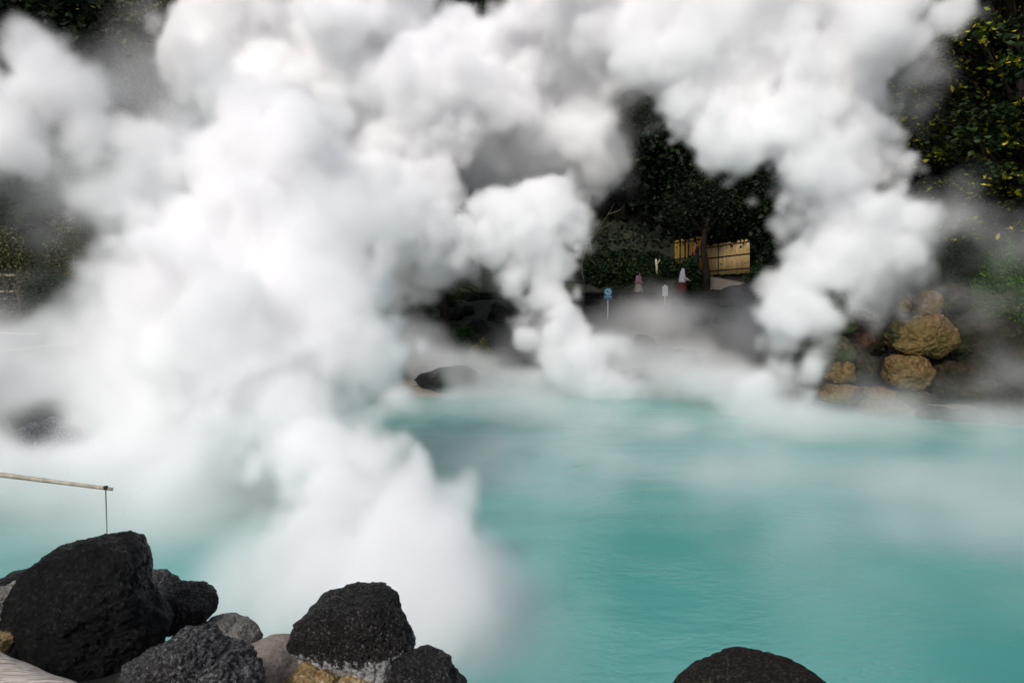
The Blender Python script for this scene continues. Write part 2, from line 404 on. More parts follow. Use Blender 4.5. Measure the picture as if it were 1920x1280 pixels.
def tree(name, label, loc, H, crown, mat, n_cl=46, n_leaf=150, leaf=0.3, seed=1, group=None, cat='tree', trunk_r=0.22, cl_r=0.2, cl_flat=0.55, yellow=0.0, flat=0.3, lean=(0, 0), low=0.25):
    """crown: (rx, ry, rz) of the crown whose top is at H"""
    rng = np.random.default_rng(seed)
    root = empty(name, loc); tag(root, label, cat, group)
    rx, ry, rz = crown; cz = H - rz
    mb = MB(); ctop = Vector((lean[0], lean[1], cz + rz * 0.45))
    pts = [Vector((lean[0] * t ** 1.5 + math.sin(t * 5 + seed) * 0.12, lean[1] * t ** 1.5 + math.cos(t * 4 + seed) * 0.1, -0.4 + (ctop.z + 0.4) * t)) for t in np.linspace(0, 1, 9)]
    mb.tube(pts, [trunk_r * (1.35 - 1.15 * t) for t in np.linspace(0, 1, 9)], 8)
    cl = []
    while len(cl) < n_cl:
        v = rng.uniform(-1, 1, 3); r = np.linalg.norm(v)
        if r > 1 or r < 0.35: continue
        if v[2] < -0.75 + low and rng.random() < 0.5: continue
        k = 1 + 0.18 * mnoise.noise(Vector((v[0] * 2 + seed, v[1] * 2, v[2] * 2)))
        cl.append(np.array([lean[0] + v[0] * rx * k, lean[1] + v[1] * ry * k, cz + v[2] * rz * k]))
    for c in cl[::2]:
        t = min(1.0, max(0.25, (c[2] - 1) / max(1e-3, ctop.z) * 0.75)); i = int(t * 8); s = pts[i]
        e = Vector(c); mid = s.lerp(e, 0.5) + Vector((0, 0, 0.15 * (e - s).length))
        mb.tube([s, mid, e], [trunk_r * 0.4 * (1.2 - t), trunk_r * 0.2, trunk_r * 0.06], 5, cap=False)
    mb.build('trunk', M['bark'], root)
    P = []; Q = []
    for c in cl:
        R_ = cl_r * (rx + rz) * rng.uniform(0.6, 1.25)
        p = rng.standard_normal((n_leaf, 3)) * R_ * 0.55; p[:, 2] *= cl_flat
        p[:, 2] -= 0.25 * (p[:, 0] ** 2 + p[:, 1] ** 2) / R_
        p += c; P.append(p)
    P = np.concatenate(P)
    if yellow > 0:
        m_ = rng.random(len(cl)) < 0.75
        sel = (np.repeat(m_, n_leaf)) & (rng.random(len(P)) < yellow)
        leaf_obj('yellow_leaves', P[sel], leaf * 1.0, M['leaf_yellow'], root, rng, 0.5, flat)
        P = P[~sel]
    leaf_obj('crown', P, leaf, mat, root, rng, 0.55, flat)
    return root

def copy_tree(o, parent=None):
    c = o.copy(); COL.objects.link(c)
    if parent: c.parent = parent
    for ch in o.children: copy_tree(ch, c)
    return c

# wooded slope behind: a few tree kinds, each tree a thing
rng0 = np.random.default_rng(11)
protos = []
WLS = ['round crowned dark evergreen in the shadowed wood behind the steam', 'tall narrow crowned dark evergreen in the shadowed wood behind the steam', 'low broad crowned dark evergreen in the shadowed wood behind the steam']
for k, (H, cr, sd_) in enumerate([(11, (4.2, 4.0, 4.6), 5), (13, (3.8, 3.8, 6.0), 6), (9, (4.4, 4.2, 3.8), 7)]):
    protos.append((H, cr, sd_))
spots = []
for row, (Y0, step) in enumerate([(52.5, 5.2), (59, 6.2), (68, 7.5), (80, 10)]):
    x = -Y0 * 0.78 + row * 1.7
    while x < Y0 * 0.80:
        spots.append((x + rng0.uniform(-1, 1), Y0 + rng0.uniform(-1.4, 1.4))); x += step * rng0.uniform(0.85, 1.15)
ptrees = []
for i, (x, y) in enumerate(spots):
    k = i % 3
    if len(ptrees) <= k:
        H, cr, sd_ = protos[k]
        t = tree('evergreen_tree', WLS[k], (x, y, hz(x, y) - 0.2), H, cr, M['leaf_dark'], 60, 190, 0.42, sd_, 'trees of the dark wood behind the pond')
        ptrees.append(t)
    else:
        t = copy_tree(ptrees[k])
        t.location = (x, y, hz(x, y) - 0.2); t.rotation_euler = (0, 0, rng0.uniform(0, 6.28)); s_ = rng0.uniform(0.85, 1.2); t.scale = (s_, s_, s_)
for (x, y, s_, k) in [(-19, 30, 0.75, 0), (-21, 38, 0.9, 1), (-16.5, 44, 0.8, 2), (20, 31, 0.85, 1), (21.5, 38, 0.9, 0), (18, 45.5, 0.8, 2), (-25, 24, 0.9, 1), (26, 26, 0.9, 2), (24, 18, 0.9, 0)]:
    t = copy_tree(ptrees[k]); t.location = (x, y, hz(x, y) - 0.2); t.rotation_euler = (0, 0, x); t.scale = (s_,) * 3

# undergrowth over the slopes
def undergrowth():
    rng = np.random.default_rng(8); N = 110000
    X = rng.uniform(-50, 50, N * 2); Y = 14 + 70 * rng.random(N * 2) ** 0.9
    d = shore_dist(X, Y)
    ok = ((Y > 47.5) | ((np.abs(X) > 15.5) & (Y > 20) & (d > 4.5))) & ~((X > 8) & (X < 18) & (Y < 51)); X = X[ok][:N]; Y = Y[ok][:N]
    Z = height(X, Y) + np.abs(rng.standard_normal(len(X))) * 0.45
    leaf_obj('undergrowth', np.stack([X, Y, Z], 1), 0.42, M['leaf_dark'], None, rng, 0.5, 0.2)
    tag(bpy.data.objects['undergrowth'], 'dark leafy undergrowth covering the wooded slope', 'undergrowth', kind='stuff')
undergrowth()

# nearer tree at the right with yellow-green leaves in sprays
tree('yellowing_tree', 'dark tree at the right with yellow and light green leaves in sprays', (18.6, 27.5, hz(18.6, 27.5) - 0.2), 13.2, (6.4, 3.0, 6.4), M['leaf_mid'],
     210, 170, 0.23, 21, None, 'tree', 0.28, 0.08, 0.28, 0.3, 0.55, lean=(-0.8, -1.0), low=-0.2)
tree('broadleaf_tree', 'olive-brown thin leaved tree above the drifting steam at upper left', (-15.5, 33, hz(-15.5, 33) - 0.2), 14.5, (6.0, 3.5, 4.6), M['leaf_olive'],
     90, 130, 0.24, 33, None, 'tree', 0.25, 0.14, 0.5, 0, 0.3)
tree('slender_tree', 'slender dark tree with a few yellow leaves behind the bamboo fence', (14.0, 49.2, hz(14, 49.2) - 0.2), 8.5, (3.6, 2.0, 3.4), M['leaf_dark'],
     50, 130, 0.28, 40, None, 'tree', 0.2, 0.14, 0.5, 0.03, 0.4)

# bare pale branches in front of the wood
def bare_tree(name, label, base, pts_list, r=0.04):
    root = empty(name, base); tag(root, label, 'tree'); mb = MB()
    for pts in pts_list:
        q = [Vector(p) - Vector(base) for p in pts]; n_ = len(q)
        mb.tube(q, [r * (1 - 0.75 * i / (n_ - 1)) for i in range(n_)], 6)
    mb.build('trunk', M['twig'], root); return root
b0 = at(1098, 545, 45.5)
bare_tree('bare_tree', 'leafless pale thin branches beside the mushroom shaped steam puff', tuple(b0),
          [[at(1098, 545, 45.5), at(1090, 500, 45.5), at(1102, 455, 45.5), at(1122, 430, 45.4), at(1140, 402, 45.3), at(1153, 380, 45.2)],
           [at(1105, 455, 45.5), at(1110, 470, 45.2), at(1107, 482, 45)], [at(1122, 430, 45.4), at(1140, 422, 45.3), at(1152, 414, 45.3)],
           [at(1140, 402, 45.3), at(1160, 395, 45.3), at(1172, 385, 45.2)]], 0.028)

# ---------------------------------------------------------------- shrubs
def shrub(name, label, c, r, mat, seed, n=1500, leaf=0.12, group=None, cat='shrub'):
    """c: centre of the base, r: (rx, ry, rz)"""
    rng = np.random.default_rng(seed); root = empty(name, c); tag(root, label, cat, group)
    v = rng.standard_normal((n, 3)); v /= np.linalg.norm(v, axis=1, keepdims=True); v[:, 2] = np.abs(v[:, 2]) * 1.0 - 0.1
    k = np.array([1 + 0.22 * mnoise.noise(Vector(q) * 2.4 + Vector((seed, 0, 0))) for q in v.tolist()]) * rng.uniform(0.72, 1.04, n)
    p = v * np.array(r) * k[:, None]
    leaf_obj('foliage', p, leaf, mat, root, rng, 0.6, 0.1)
    mb = MB()
    for i in range(6):
        a = i * 1.05 + seed; e = Vector((math.cos(a) * r[0] * 0.55, math.sin(a) * r[1] * 0.55, r[2] * 0.7))
        mb.tube([Vector((math.cos(a) * 0.05, math.sin(a) * 0.05, -0.2)), e * 0.5 + Vector((0, 0, 0.05)), e], [0.04, 0.03, 0.012], 5)
    mb.build('stem', M['bark'], root); return root

HG = 'dark shrubs of the planting behind the walkway'
for i, (px, py, Y, rw, rh, mt, lb) in enumerate([
    (1115, 545, 47.0, 45, 62, 'leaf_dark', 'dark clipped shrub at the left end of the planting behind the walkway'),
    (1158, 545, 46.2, 48, 66, 'leaf_mid', 'green shrub behind and left of the person in pink'),
    (1200, 535, 47.0, 45, 52, 'leaf_mid', 'leafy green shrub standing behind the person in pink'),
    (1240, 522, 48.0, 42, 44, 'leaf_dark', 'low dark shrub between the pale dead stump and the person in white'),
    (1182, 500, 50.5, 70, 30, 'leaf_dark', 'wide flat topped dark hedge bush in front of the wood'),
    (1291, 520, 45.6, 22, 40, 'leaf_mid', 'small green shrub in front of the golden bamboo panel'),
    (1425, 540, 44.8, 34, 50, 'leaf_mid', 'rounded green shrub at the right end of the bamboo fence'),
    (1450, 500, 47.5, 40, 70, 'leaf_dark', 'tall dark shrub beside the right steam column and the fence')]):
    c = at(px, py, Y); g = hz(c.x, Y); top = at(px, py - rh, Y).z; rz_ = max(0.6, top - g)
    shrub('shrub', lb, (c.x, Y, g), (rw * Y / FPX, 1.1, rz_), M[mt], 50 + i, 2600, 0.2)
for i, (px, py, Y, rw, rh, mt, lb) in enumerate([
    (8, 500, 21.0, 66, 90, 'leaf_olive', 'large rounded dark olive shrub at the left edge'),
    (128, 480, 22.5, 62, 92, 'leaf_olive', 'pale olive domed shrub half lost in the left steam'),
    (92, 562, 20.0, 50, 75, 'leaf_mid', 'small round green shrub right of the wooden handrail'),
    (870, 660, 28.0, 34, 60, 'leaf_mid', 'green bush under the cycad above the far shore'),
    (905, 668, 27.0, 32, 34, 'leaf_olive', 'low olive bush right of the bush under the cycad'),
    (1880, 520, 22.5, 70, 80, 'leaf_bright', 'fresh green bush above the dark rocks at the right edge'),
    (1800, 430, 24.5, 90, 70, 'leaf_mid', 'green bush in thin steam under the yellowing tree')]):
    c = at(px, py, Y); g = hz(c.x, Y); top = at(px, py - rh, Y).z
    base = min(c.z, top - 0.6)
    base = g if base - g > 0.0 and top - g < 3.4 else base
    if base > g + 0.3: base = g
    shrub('shrub', lb, (c.x, Y, base), (rw * Y / FPX, rw * Y / FPX * 0.8, top - base), M[mt], 80 + i, 9000, 0.075)

# cycad: stout trunk with a rosette of arching fronds
def cycad(name, label, c, base_z, L, seed):
    rng = np.random.default_rng(seed); root = empty(name, (c.x, c.y, base_z)); tag(root, label, 'cycad')
    h = c.z - base_z; mb = MB()
    mb.tube([(0, 0, -0.2), (0.05, 0, h * 0.5), (0, 0, h)], [0.24, 0.2, 0.17], 10); mb.build('trunk', M['bark'], root)
    for i in range(34):
        a = rng.uniform(0, 6.283); el = rng.uniform(-0.1, 1.25); l = L * rng.uniform(0.8, 1.05); P = []; D = []; pts = []
        for t in np.linspace(0, 1, 16):
            s = l * t; e = el - 1.15 * t ** 1.4
            if t == 0: p = Vector((0, 0, h))
            else: p = p + Vector((math.cos(a) * math.cos(e), math.sin(a) * math.cos(e), math.sin(e))) * (l / 15)
            pts.append(p.copy())
        for j in range(2, 16):
            d = (pts[j] - pts[j - 1]).normalized(); sdv = d.cross(Vector((0, 0, 1))).normalized()
            for sgn in (-1, 1):
                for q in range(3):
                    P.append(pts[j - 1].lerp(pts[j], q / 3)); v = sdv * sgn + d * 0.7 + Vector((0, 0, 0.15)); D.append(v.normalized())
        leaf_obj('frond', np.array([tuple(q) for q in P]), 0.2 * L / 1.2, M['cycad'], root, rng, 0.16, 0, np.array([tuple(q) for q in D]))
    return root
cc_ = at(832, 548, 29.0); cycad('cycad_palm', 'dark green cycad with arching fronds on the far bank', cc_, hz(cc_.x, 29.0), 1.45, 4)
cc_ = at(800, 528, 31.0); cycad('cycad_palm', 'second cycad behind and left of the nearer one on the far bank', cc_, hz(cc_.x, 31.0), 1.35, 9)
cc_ = at(150, 545, 21.5); cycad('cycad_palm', 'spiky cycad faint in the steam at the left side', cc_, hz(cc_.x, 21.5), 0.8, 14)

# ================================================================ ROCKS
_ico = {}
def ico(sub):
    if sub not in _ico:
        bm = bmesh.new(); bmesh.ops.create_icosphere(bm, subdivisions=sub, radius=1)
        _ico[sub] = (np.array([v.co[:] for v in bm.verts]), [tuple(v.index for v in f.verts) for f in bm.faces]); bm.free()
    return _ico[sub]

def outline_rock(name, label, poly, Y, depth, mat, seed=1, amp=0.02, sub=6, cen=None, group=None, ridged=False, cat='rock', cuts=3, pit=0.0):
    """a boulder with this outline seen from the photo's side, its own thickness and lumps"""
    P = np.array(poly, float); c = cen or tuple(P.mean(0)); C0 = at(c[0], c[1], Y); k = Y / FPX
    ang = np.arctan2(-(P[:, 1] - c[1]), P[:, 0] - c[0]); rad = np.hypot(P[:, 0] - c[0], P[:, 1] - c[1]) * k * 0.965
    o = np.argsort(ang); ang = ang[o]; rad = rad[o]
    V, F = ico(sub); th = np.arctan2(V[:, 2], V[:, 0])
    A = np.concatenate([ang - 2 * np.pi, ang, ang + 2 * np.pi]); RR = np.concatenate([rad] * 3)
    Rr = np.interp(th, A, RR); rr = np.hypot(V[:, 0], V[:, 2])
    Rs = rad.mean(); mixw = rr ** 0.5; Rr = Rr * mixw + Rs * (1 - mixw)
    inpl = rr ** 0.85
    W = np.stack([np.cos(th) * Rr * inpl, np.sign(V[:, 1]) * np.abs(V[:, 1]) ** 0.8 * depth, np.sin(th) * Rr * inpl], 1)
    rng = np.random.default_rng(seed)
    for _ in range(cuts):                      # flattened facets on the face
        d = rng.standard_normal(3) * (0.55, 1, 0.55); d[1] = -abs(d[1]) - 0.75; d /= np.linalg.norm(d)
        lim = np.percentile(W @ d, 90); ex = np.maximum(W @ d - lim, 0); W = W - ex[:, None] * d * 0.75
    nv = V; out = []
    for i in range(len(W)):
        q = Vector(W[i]) * (1 / max(0.05, Rs)); s = Vector((seed * 3.1, seed, 0))
        n1 = mnoise.fractal(q * 1.7 + s, 1.0, 2.0, 3); n2 = mnoise.fractal(q * 7 + s, 0.9, 2.1, 4)
        n3 = -abs(mnoise.noise(q * 11 + s)) + -abs(mnoise.noise(q * 23 + s)) * 0.5
        e = amp * (n1 * 1.3 + n2 * 0.45 + n3 * 0.55)
        if pit:
            c_ = mnoise.cell_vector(q * 1.0); dd = mnoise.voronoi(q * pit + s)[0][0]; e -= amp * 1.1 * max(0.0, 0.32 - dd) * 3.0
        if ridged: e += amp * 0.9 * (-abs(mnoise.noise(Vector((q.x * 3 + q.z * 3.5, q.y * 2.5, q.z * 9 - q.x * 4)) + s)))
        v = W[i] + nv[i] * e; out.append(v)
    ob = obj(name, out, F, mat, None, True, C0); tag(ob, label, cat, group); return ob

LR = 'lava_rock'
outline_rock(LR, 'very large smooth black rock with a rounded peak at lower left', [(22, 1218), (30, 1160), (42, 1110), (50, 1075), (64, 1048), (100, 1030), (140, 1020), (165, 1003), (200, 998), (225, 998), (245, 1012), (258, 1035), (264, 1060), (270, 1090), (285, 1130), (300, 1165), (315, 1190), (300, 1230), (220, 1300), (100, 1310), (10, 1270)], 3.5, 0.34, M['rock_black'], 3, 0.022, 7, (155, 1140), cuts=10)
outline_rock(LR, 'blunt dark rock with small pits just right of the big black rock', [(262, 1125), (300, 1108), (340, 1103), (380, 1108), (398, 1120), (403, 1140), (398, 1158), (375, 1172), (340, 1180), (310, 1175), (270, 1155)], 3.95, 0.22, M['rock_dark'], 5, 0.014, 7, cuts=6, pit=7)
outline_rock(LR, 'grey speckled rock peeping out behind the blunt pitted rock', [(250, 1080), (290, 1077), (312, 1085), (328, 1100), (335, 1125), (290, 1140), (250, 1120)], 4.25, 0.18, M['rock_grey'], 8, 0.016, 6, cuts=5, pit=9)
outline_rock(LR, 'small black rock on top of the pale streaked rock at the left edge', [(-40, 1105), (-10, 1095), (10, 1084), (30, 1077), (46, 1086), (42, 1108), (0, 1125), (-40, 1125)], 4.1, 0.2, M['rock_black'], 9, 0.01, 5)
outline_rock(LR, 'pale streaked rock at the left edge beside the big black rock', [(-60, 1120), (-10, 1102), (20, 1097), (46, 1100), (50, 1140), (40, 1180), (20, 1210), (-60, 1215)], 3.9, 0.25, M['rock_pale'], 10, 0.014, 6, ridged=True)
outline_rock('sinter_rock', 'small ochre crusted rock at the left edge above the log', [(-50, 1205), (-10, 1190), (22, 1192), (20, 1215), (0, 1240), (-50, 1250)], 3.3, 0.1, M['rock_ochre'], 12, 0.01, 5)
outline_rock(LR, 'rough ridged grey rock in front, between the log and the beige rock', [(190, 1300), (200, 1262), (235, 1243), (270, 1235), (285, 1212), (320, 1190), (380, 1184), (405, 1198), (420, 1220), (460, 1238), (490, 1258), (502, 1295), (430, 1370), (250, 1370)], 3.1, 0.26, M['rock_grey'], 14, 0.026, 7, (345, 1275), ridged=True, cuts=6, pit=10)
outline_rock(LR, 'pale mottled rock tucked behind the rough ridged grey rock', [(360, 1180), (400, 1166), (440, 1168), (470, 1178), (487, 1198), (484, 1220), (440, 1235), (390, 1225), (360, 1200)], 3.9, 0.2, M['rock_pale'], 16, 0.012, 6)
outline_rock(LR, 'smooth plain beige rock left of the round pitted rock', [(430, 1235), (470, 1215), (500, 1200), (535, 1201), (562, 1225), (590, 1260), (570, 1320), (450, 1320), (425, 1280)], 3.75, 0.22, M['rock_beige'], 18, 0.007, 6)
outline_rock(LR, 'big round pitted dark rock with a white mineral crust below', [(540, 1192), (545, 1175), (575, 1140), (610, 1115), (640, 1105), (680, 1101), (725, 1105), (745, 1120), (757, 1150), (770, 1185), (783, 1222), (765, 1265), (720, 1290), (640, 1275), (590, 1257), (555, 1235), (541, 1212)], 3.55, 0.26, M['rock_round'], 20, 0.020, 7, (660, 1195), cuts=7, pit=11)
outline_rock('sinter_rock', 'ochre and white crusted rock under the round pitted rock', [(515, 1300), (545, 1262), (562, 1240), (600, 1250), (640, 1262), (690, 1258), (725, 1275), (745, 1310), (640, 1360), (540, 1350)], 3.42, 0.16, M['rock_ochre'], 22, 0.02, 6)
outline_rock(LR, 'small dark domed rock at the foot of the round pitted rock', [(720, 1300), (735, 1250), (760, 1228), (790, 1224), (820, 1230), (845, 1250), (860, 1272), (880, 1292), (860, 1340), (740, 1340)], 3.35, 0.18, M['rock_dark'], 24, 0.016, 6, cuts=5, pit=8)
outline_rock(LR, 'brownish black rock alone at the bottom edge in front of open water', [(1262, 1300), (1300, 1262), (1330, 1248), (1352, 1242), (1375, 1235), (1402, 1231), (1440, 1238), (1465, 1240), (1495, 1246), (1530, 1262), (1562, 1284), (1605, 1330), (1520, 1420), (1350, 1430), (1240, 1360)], 4.0, 0.4, M['rock_brown'], 26, 0.018, 7, (1420, 1330), cuts=6, pit=12)

# rocks of the near bank that fill the ground under those (mostly below the frame)
base_vars = []
def lump(seed, mat, sub=4, amp=0.2):
    V, F = ico(sub); rng = np.random.default_rng(seed); W = V.copy()
    for _ in range(9):
        d = rng.standard_normal(3); d /= np.linalg.norm(d); lim = rng.uniform(0.62, 0.9); ex = np.maximum(W @ d - lim, 0); W = W - ex[:, None] * d * 0.85
    out = []
    for i in range(len(W)):
        q = Vector(W[i]) + Vector((seed, 0, 0)); e = amp * mnoise.fractal(q * 1.4, 1.0, 2.0, 3) + 0.06 * mnoise.fractal(q * 6, 1, 2, 3); out.append(W[i] * (1 + e))
    me = bpy.data.meshes.new('boulder'); me.from_pydata([tuple(v) for v in out], [], F); me.materials.append(mat)
    me.polygons.foreach_set('use_smooth', np.ones(len(F), bool)); me.update(); return me
def put(me, name, label, loc, sc, rz, group=None, cat='boulder', rx=0.0):
    o = bpy.data.objects.new(name, me); COL.objects.link(o); o.location = loc; o.scale = sc; o.rotation_euler = (rx, 0, rz); tag(o, label, cat, group); return o
bank = [lump(60 + i, M['bank_rock']) for i in range(6)]
rngb = np.random.default_rng(5)
n_b = 0
for i in range(900):
    x = rngb.uniform(-15, 17); y = rngb.uniform(24, 41.2); d = float(shore_dist(np.array([x]), np.array([y]))[0])
    if d < 0.9 or d > 15.5: continue
    s = rngb.uniform(0.3, 0.8) * (1.15 if d < 5 else 0.85)
    if n_b >= 120: break
    n_b += 1
    zone = ('at the waterline' if d < 3.2 else 'halfway up the bank' if d < 9 else 'just below the stone wall') + (' at the left of the far shore' if x < -3 else ' in the middle of the far shore' if x < 5 else ' at the right of the far shore')
    put(bank[i % 6], 'boulder', ('large' if s > 0.62 else 'mid sized' if s > 0.45 else 'small') + ' dark boulder ' + zone, (x, y, hz(x, y) + s * 0.22), (s * rngb.uniform(0.9, 1.5), s, s * rngb.uniform(0.6, 0.95)), rngb.uniform(0, 6.28), 'boulders on the far bank')
for i in range(40):
    x = rngb.uniform(-4.5, 6); y = rngb.uniform(3.0, 4.7)
    s = rngb.uniform(0.14, 0.24); z = hz(x, y)
    pz = 1280 + 30
    # keep them below what the photo shows
    dirn = (x, y); top = z + s
    py = 640 - FPX * math.tan(math.atan2(top - CAMZ, y) + PITCH)
    if py < pz: continue
    put(bank[i % 6], 'boulder', 'dark rock low on the near bank', (x, y, z + s * 0.3), (s * 1.3, s, s * 0.8), rngb.uniform(0, 6.28), 'low rocks of the near bank')

# stacked boulders by the vent at the right
SM = {'g': 'stack_green', 'o': 'stack_ochre', 'r': 'stack_red', 'b': 'stack_brown', 's': 'sinter'}
ST = [  # px, py, Y, rw, rh, depth m, material, label
    (1578, 572, 21.6, 13, 24, 0.3, 'g', 'small upright green stone on top of the left boulder stack'),
    (1572, 607, 21.5, 34, 20, 0.55, 'g', 'flat pale green boulder near the top of the left stack'),
    (1608, 603, 21.9, 32, 22, 0.6, 'r', 'rusty red boulder at the top of the left stack'),
    (1636, 630, 22.4, 26, 42, 0.7, 'b', 'tall shadowed brown boulder at the back of the left stack'),
    (1608, 645, 21.9, 30, 30, 0.55, 'r', 'dark red streaked boulder in the middle of the left stack'),
    (1549, 662, 21.3, 48, 37, 0.8, 'g', 'large mossy green boulder bulging at the left of the stack'),
    (1574, 698, 20.9, 30, 23, 0.45, 'o', 'olive and ochre boulder low in the left stack'),
    (1612, 695, 21.6, 34, 40, 0.6, 'b', 'dark brown boulder behind the olive and ochre one'),
    (1520, 722, 21.1, 24, 16, 0.4, 'r', 'low reddish boulder at the foot of the left stack'),
    (1572, 738, 20.7, 48, 18, 0.5, 'o', 'flat tan slab at the water below the left stack'),
    (1640, 748, 21.0, 50, 22, 0.5, 'o', 'pinkish low boulder between the two stacks'),
    (1768, 562, 21.8, 44, 34, 0.8, 'b', 'dark brown boulder topping the right stack'),
    (1742, 572, 21.4, 22, 28, 0.5, 'o', 'ochre faced boulder at the left of the dark top boulder'),
    (1694, 573, 21.3, 12, 13, 0.25, 'o', 'small orange stone at the upper left of the right stack'),
    (1706, 590, 21.5, 20, 14, 0.3, 'b', 'small dark stone wedged under the orange stone'),
    (1733, 628, 21.2, 62, 38, 0.85, 'o', 'big flat faced olive ochre boulder in the right stack'),
    (1681, 625, 21.1, 12, 28, 0.3, 'g', 'mossy green edge stone on the left of the right stack'),
    (1700, 698, 20.9, 44, 35, 0.7, 'o', 'bright ochre rounded boulder low in the right stack'),
    (1655, 765, 20.4, 46, 19, 0.5, 'o', 'lumpy tan boulder at the waterline below the ochre boulder'),
    (1712, 745, 20.8, 36, 16, 0.4, 'g', 'low green stained stone beside the waterline'),
    (1800, 640, 22.0, 62, 60, 1.0, 'b', 'tall dark brown boulder right of the ochre faced stack'),
    (1800, 720, 21.2, 70, 44, 0.9, 'b', 'broad dark mossy boulder at the bottom right bank'),
    (1870, 660, 21.6, 60, 66, 1.0, 'b', 'black brown boulder near the right edge'),
    (1895, 765, 19.3, 56, 38, 0.8, 'b', 'dark wet boulder at the waterline by the right edge'),
    (1945, 700, 20.2, 60, 70, 1.0, 'b', 'dark boulder cut by the right edge of view'),
    (1850, 590, 22.8, 55, 50, 1.0, 'g', 'green stained boulder behind the right stack'),
    (1620, 548, 23.4, 40, 60, 0.8, 'r', 'faint reddish boulder lost in steam behind the stacks'),
    (1760, 778, 19.9, 40, 14, 0.4, 'b', 'low dark stone at the waterline between the tan boulder and the wet boulder'),
    (1815, 786, 19.5, 46, 18, 0.5, 'b', 'low dark brown stone at the waterline under the broad mossy boulder'),
    (1850, 742, 20.3, 44, 26, 0.6, 'g', 'green stained low boulder left of the dark wet boulder'),
    (1480, 746, 22.6, 44, 9, 0.5, 's', 'low tan sinter ledge at the base of the tall right steam column')]
for i, (px, py, Y, rw, rh, dp, mk, lb) in enumerate(ST):
    rg = np.random.default_rng(300 + i); pts = []
    nn = 12
    for k in range(nn):
        a = 2 * math.pi * k / nn; e = 1 / (abs(math.cos(a)) ** 2.6 + abs(math.sin(a)) ** 2.6) ** (1 / 2.6)
        pts.append((px + math.cos(a) * rw * e * rg.uniform(0.82, 1.12), py - math.sin(a) * rh * e * rg.uniform(0.84, 1.1)))
    outline_rock('boulder', lb, pts, Y, dp, M[SM[mk]], 300 + i, 0.085 * min(1, dp), 6, (px, py), 'boulders stacked beside the steam vent', cat='boulder', cuts=9)

# grey mineral rocks round the vent at the left
for i, (px, py, rw, rh, Y, mk, lb) in enumerate([
    (66, 806, 24, 16, 14.6, 'mineral', 'grey mineral crusted rock at the left of the small vent'),
    (98, 800, 26, 15, 14.8, 'mineral', 'grey white streaked rock in the middle of the small vent'),
    (126, 812, 22, 18, 14.5, 'mineral', 'brownish grey rock at the right of the small vent'),
    (76, 830, 26, 13, 14.1, 'mineral', 'pale edged flat rock in front of the small vent'),
    (112, 834, 28, 12, 14.1, 'mineral', 'whitish rim rock at the front right of the small vent'),
    (52, 824, 20, 14, 14.2, 'mineral', 'rounded grey rock at the front left of the small vent'),
    (140, 828, 18, 14, 14.2, 'mineral', 'small pale rock at the far right of the small vent'),
    (88, 848, 30, 9, 13.8, 'mineral', 'low pale crusted slab below the small vent rocks'),
    (92, 775, 40, 26, 15.3, 'bank_rock', 'dark rock behind the small vent in the left steam'),
    (50, 785, 26, 24, 15.4, 'bank_rock', 'dark rock at the upper left of the small vent'),
    (80, 878, 50, 14, 13.2, 'rock_ochre', 'orange tinted sinter rock below the small vent')]):
    rg = np.random.default_rng(400 + i)
    pts = [(px + math.cos(a) * rw * rg.uniform(0.75, 1.15), py - math.sin(a) * rh * rg.uniform(0.75, 1.15)) for a in np.linspace(0, 6.283, 11)[:-1]]
    outline_rock('vent_rock', lb, pts, Y, 0.3, M[mk], 400 + i, 0.05, 5, (px, py), 'rocks around the small vent', ridged=True)

# ================================================================ THINGS
def bamboo(mb, a, b, r0, r1, nodes=5, n=10, sag=0.0):
    a = Vector(a); b = Vector(b); pts = []; rad = []
    for i in range(nodes * 4 + 1):
        t = i / (nodes * 4); p = a.lerp(b, t); p.z -= sag * math.sin(math.pi * t); r = r0 + (r1 - r0) * t
        if i % 4 == 2: pts += [p + (a - b).normalized() * r * 0.35, p, p + (b - a).normalized() * r * 0.35]; rad += [r, r * 1.16, r]
        else: pts.append(p); rad.append(r)
    mb.tube(pts, rad, n)

# fallen log at the lower left corner
def log():
    a = at(-150, 1205, 2.9); b = at(270, 1400, 2.45); c = (a + b) / 2
    mb = MB(); d = (b - a); n_ = 40; pts = []; rad = []
    for i in range(n_ + 1):
        t = i / n_; pts.append(a + d * t - c + Vector((0, 0, 0.006 * math.sin(t * 9)))); rad.append(0.088 + 0.004 * math.sin(t * 13) + 0.003 * math.sin(t * 31))
    mb.tube(pts, rad, 28)
    o = mb.build('log', M['log'], None, True, c); tag(o, 'weathered pale log lying across the bottom left corner', 'log')
    # orient the grain: nothing more than a dark crack on its side
    k = MB(); s = (at(118, 1283, 2.52) - c)
    k.tube([s + Vector((-0.02, 0, 0)), s + Vector((0.0, 0, 0.006)), s + Vector((0.02, 0, 0.002)), s + Vector((0.045, 0, -0.004))], [0.001, 0.002, 0.002, 0.001], 5)
    k.build('crack', M['black'], o)
log()

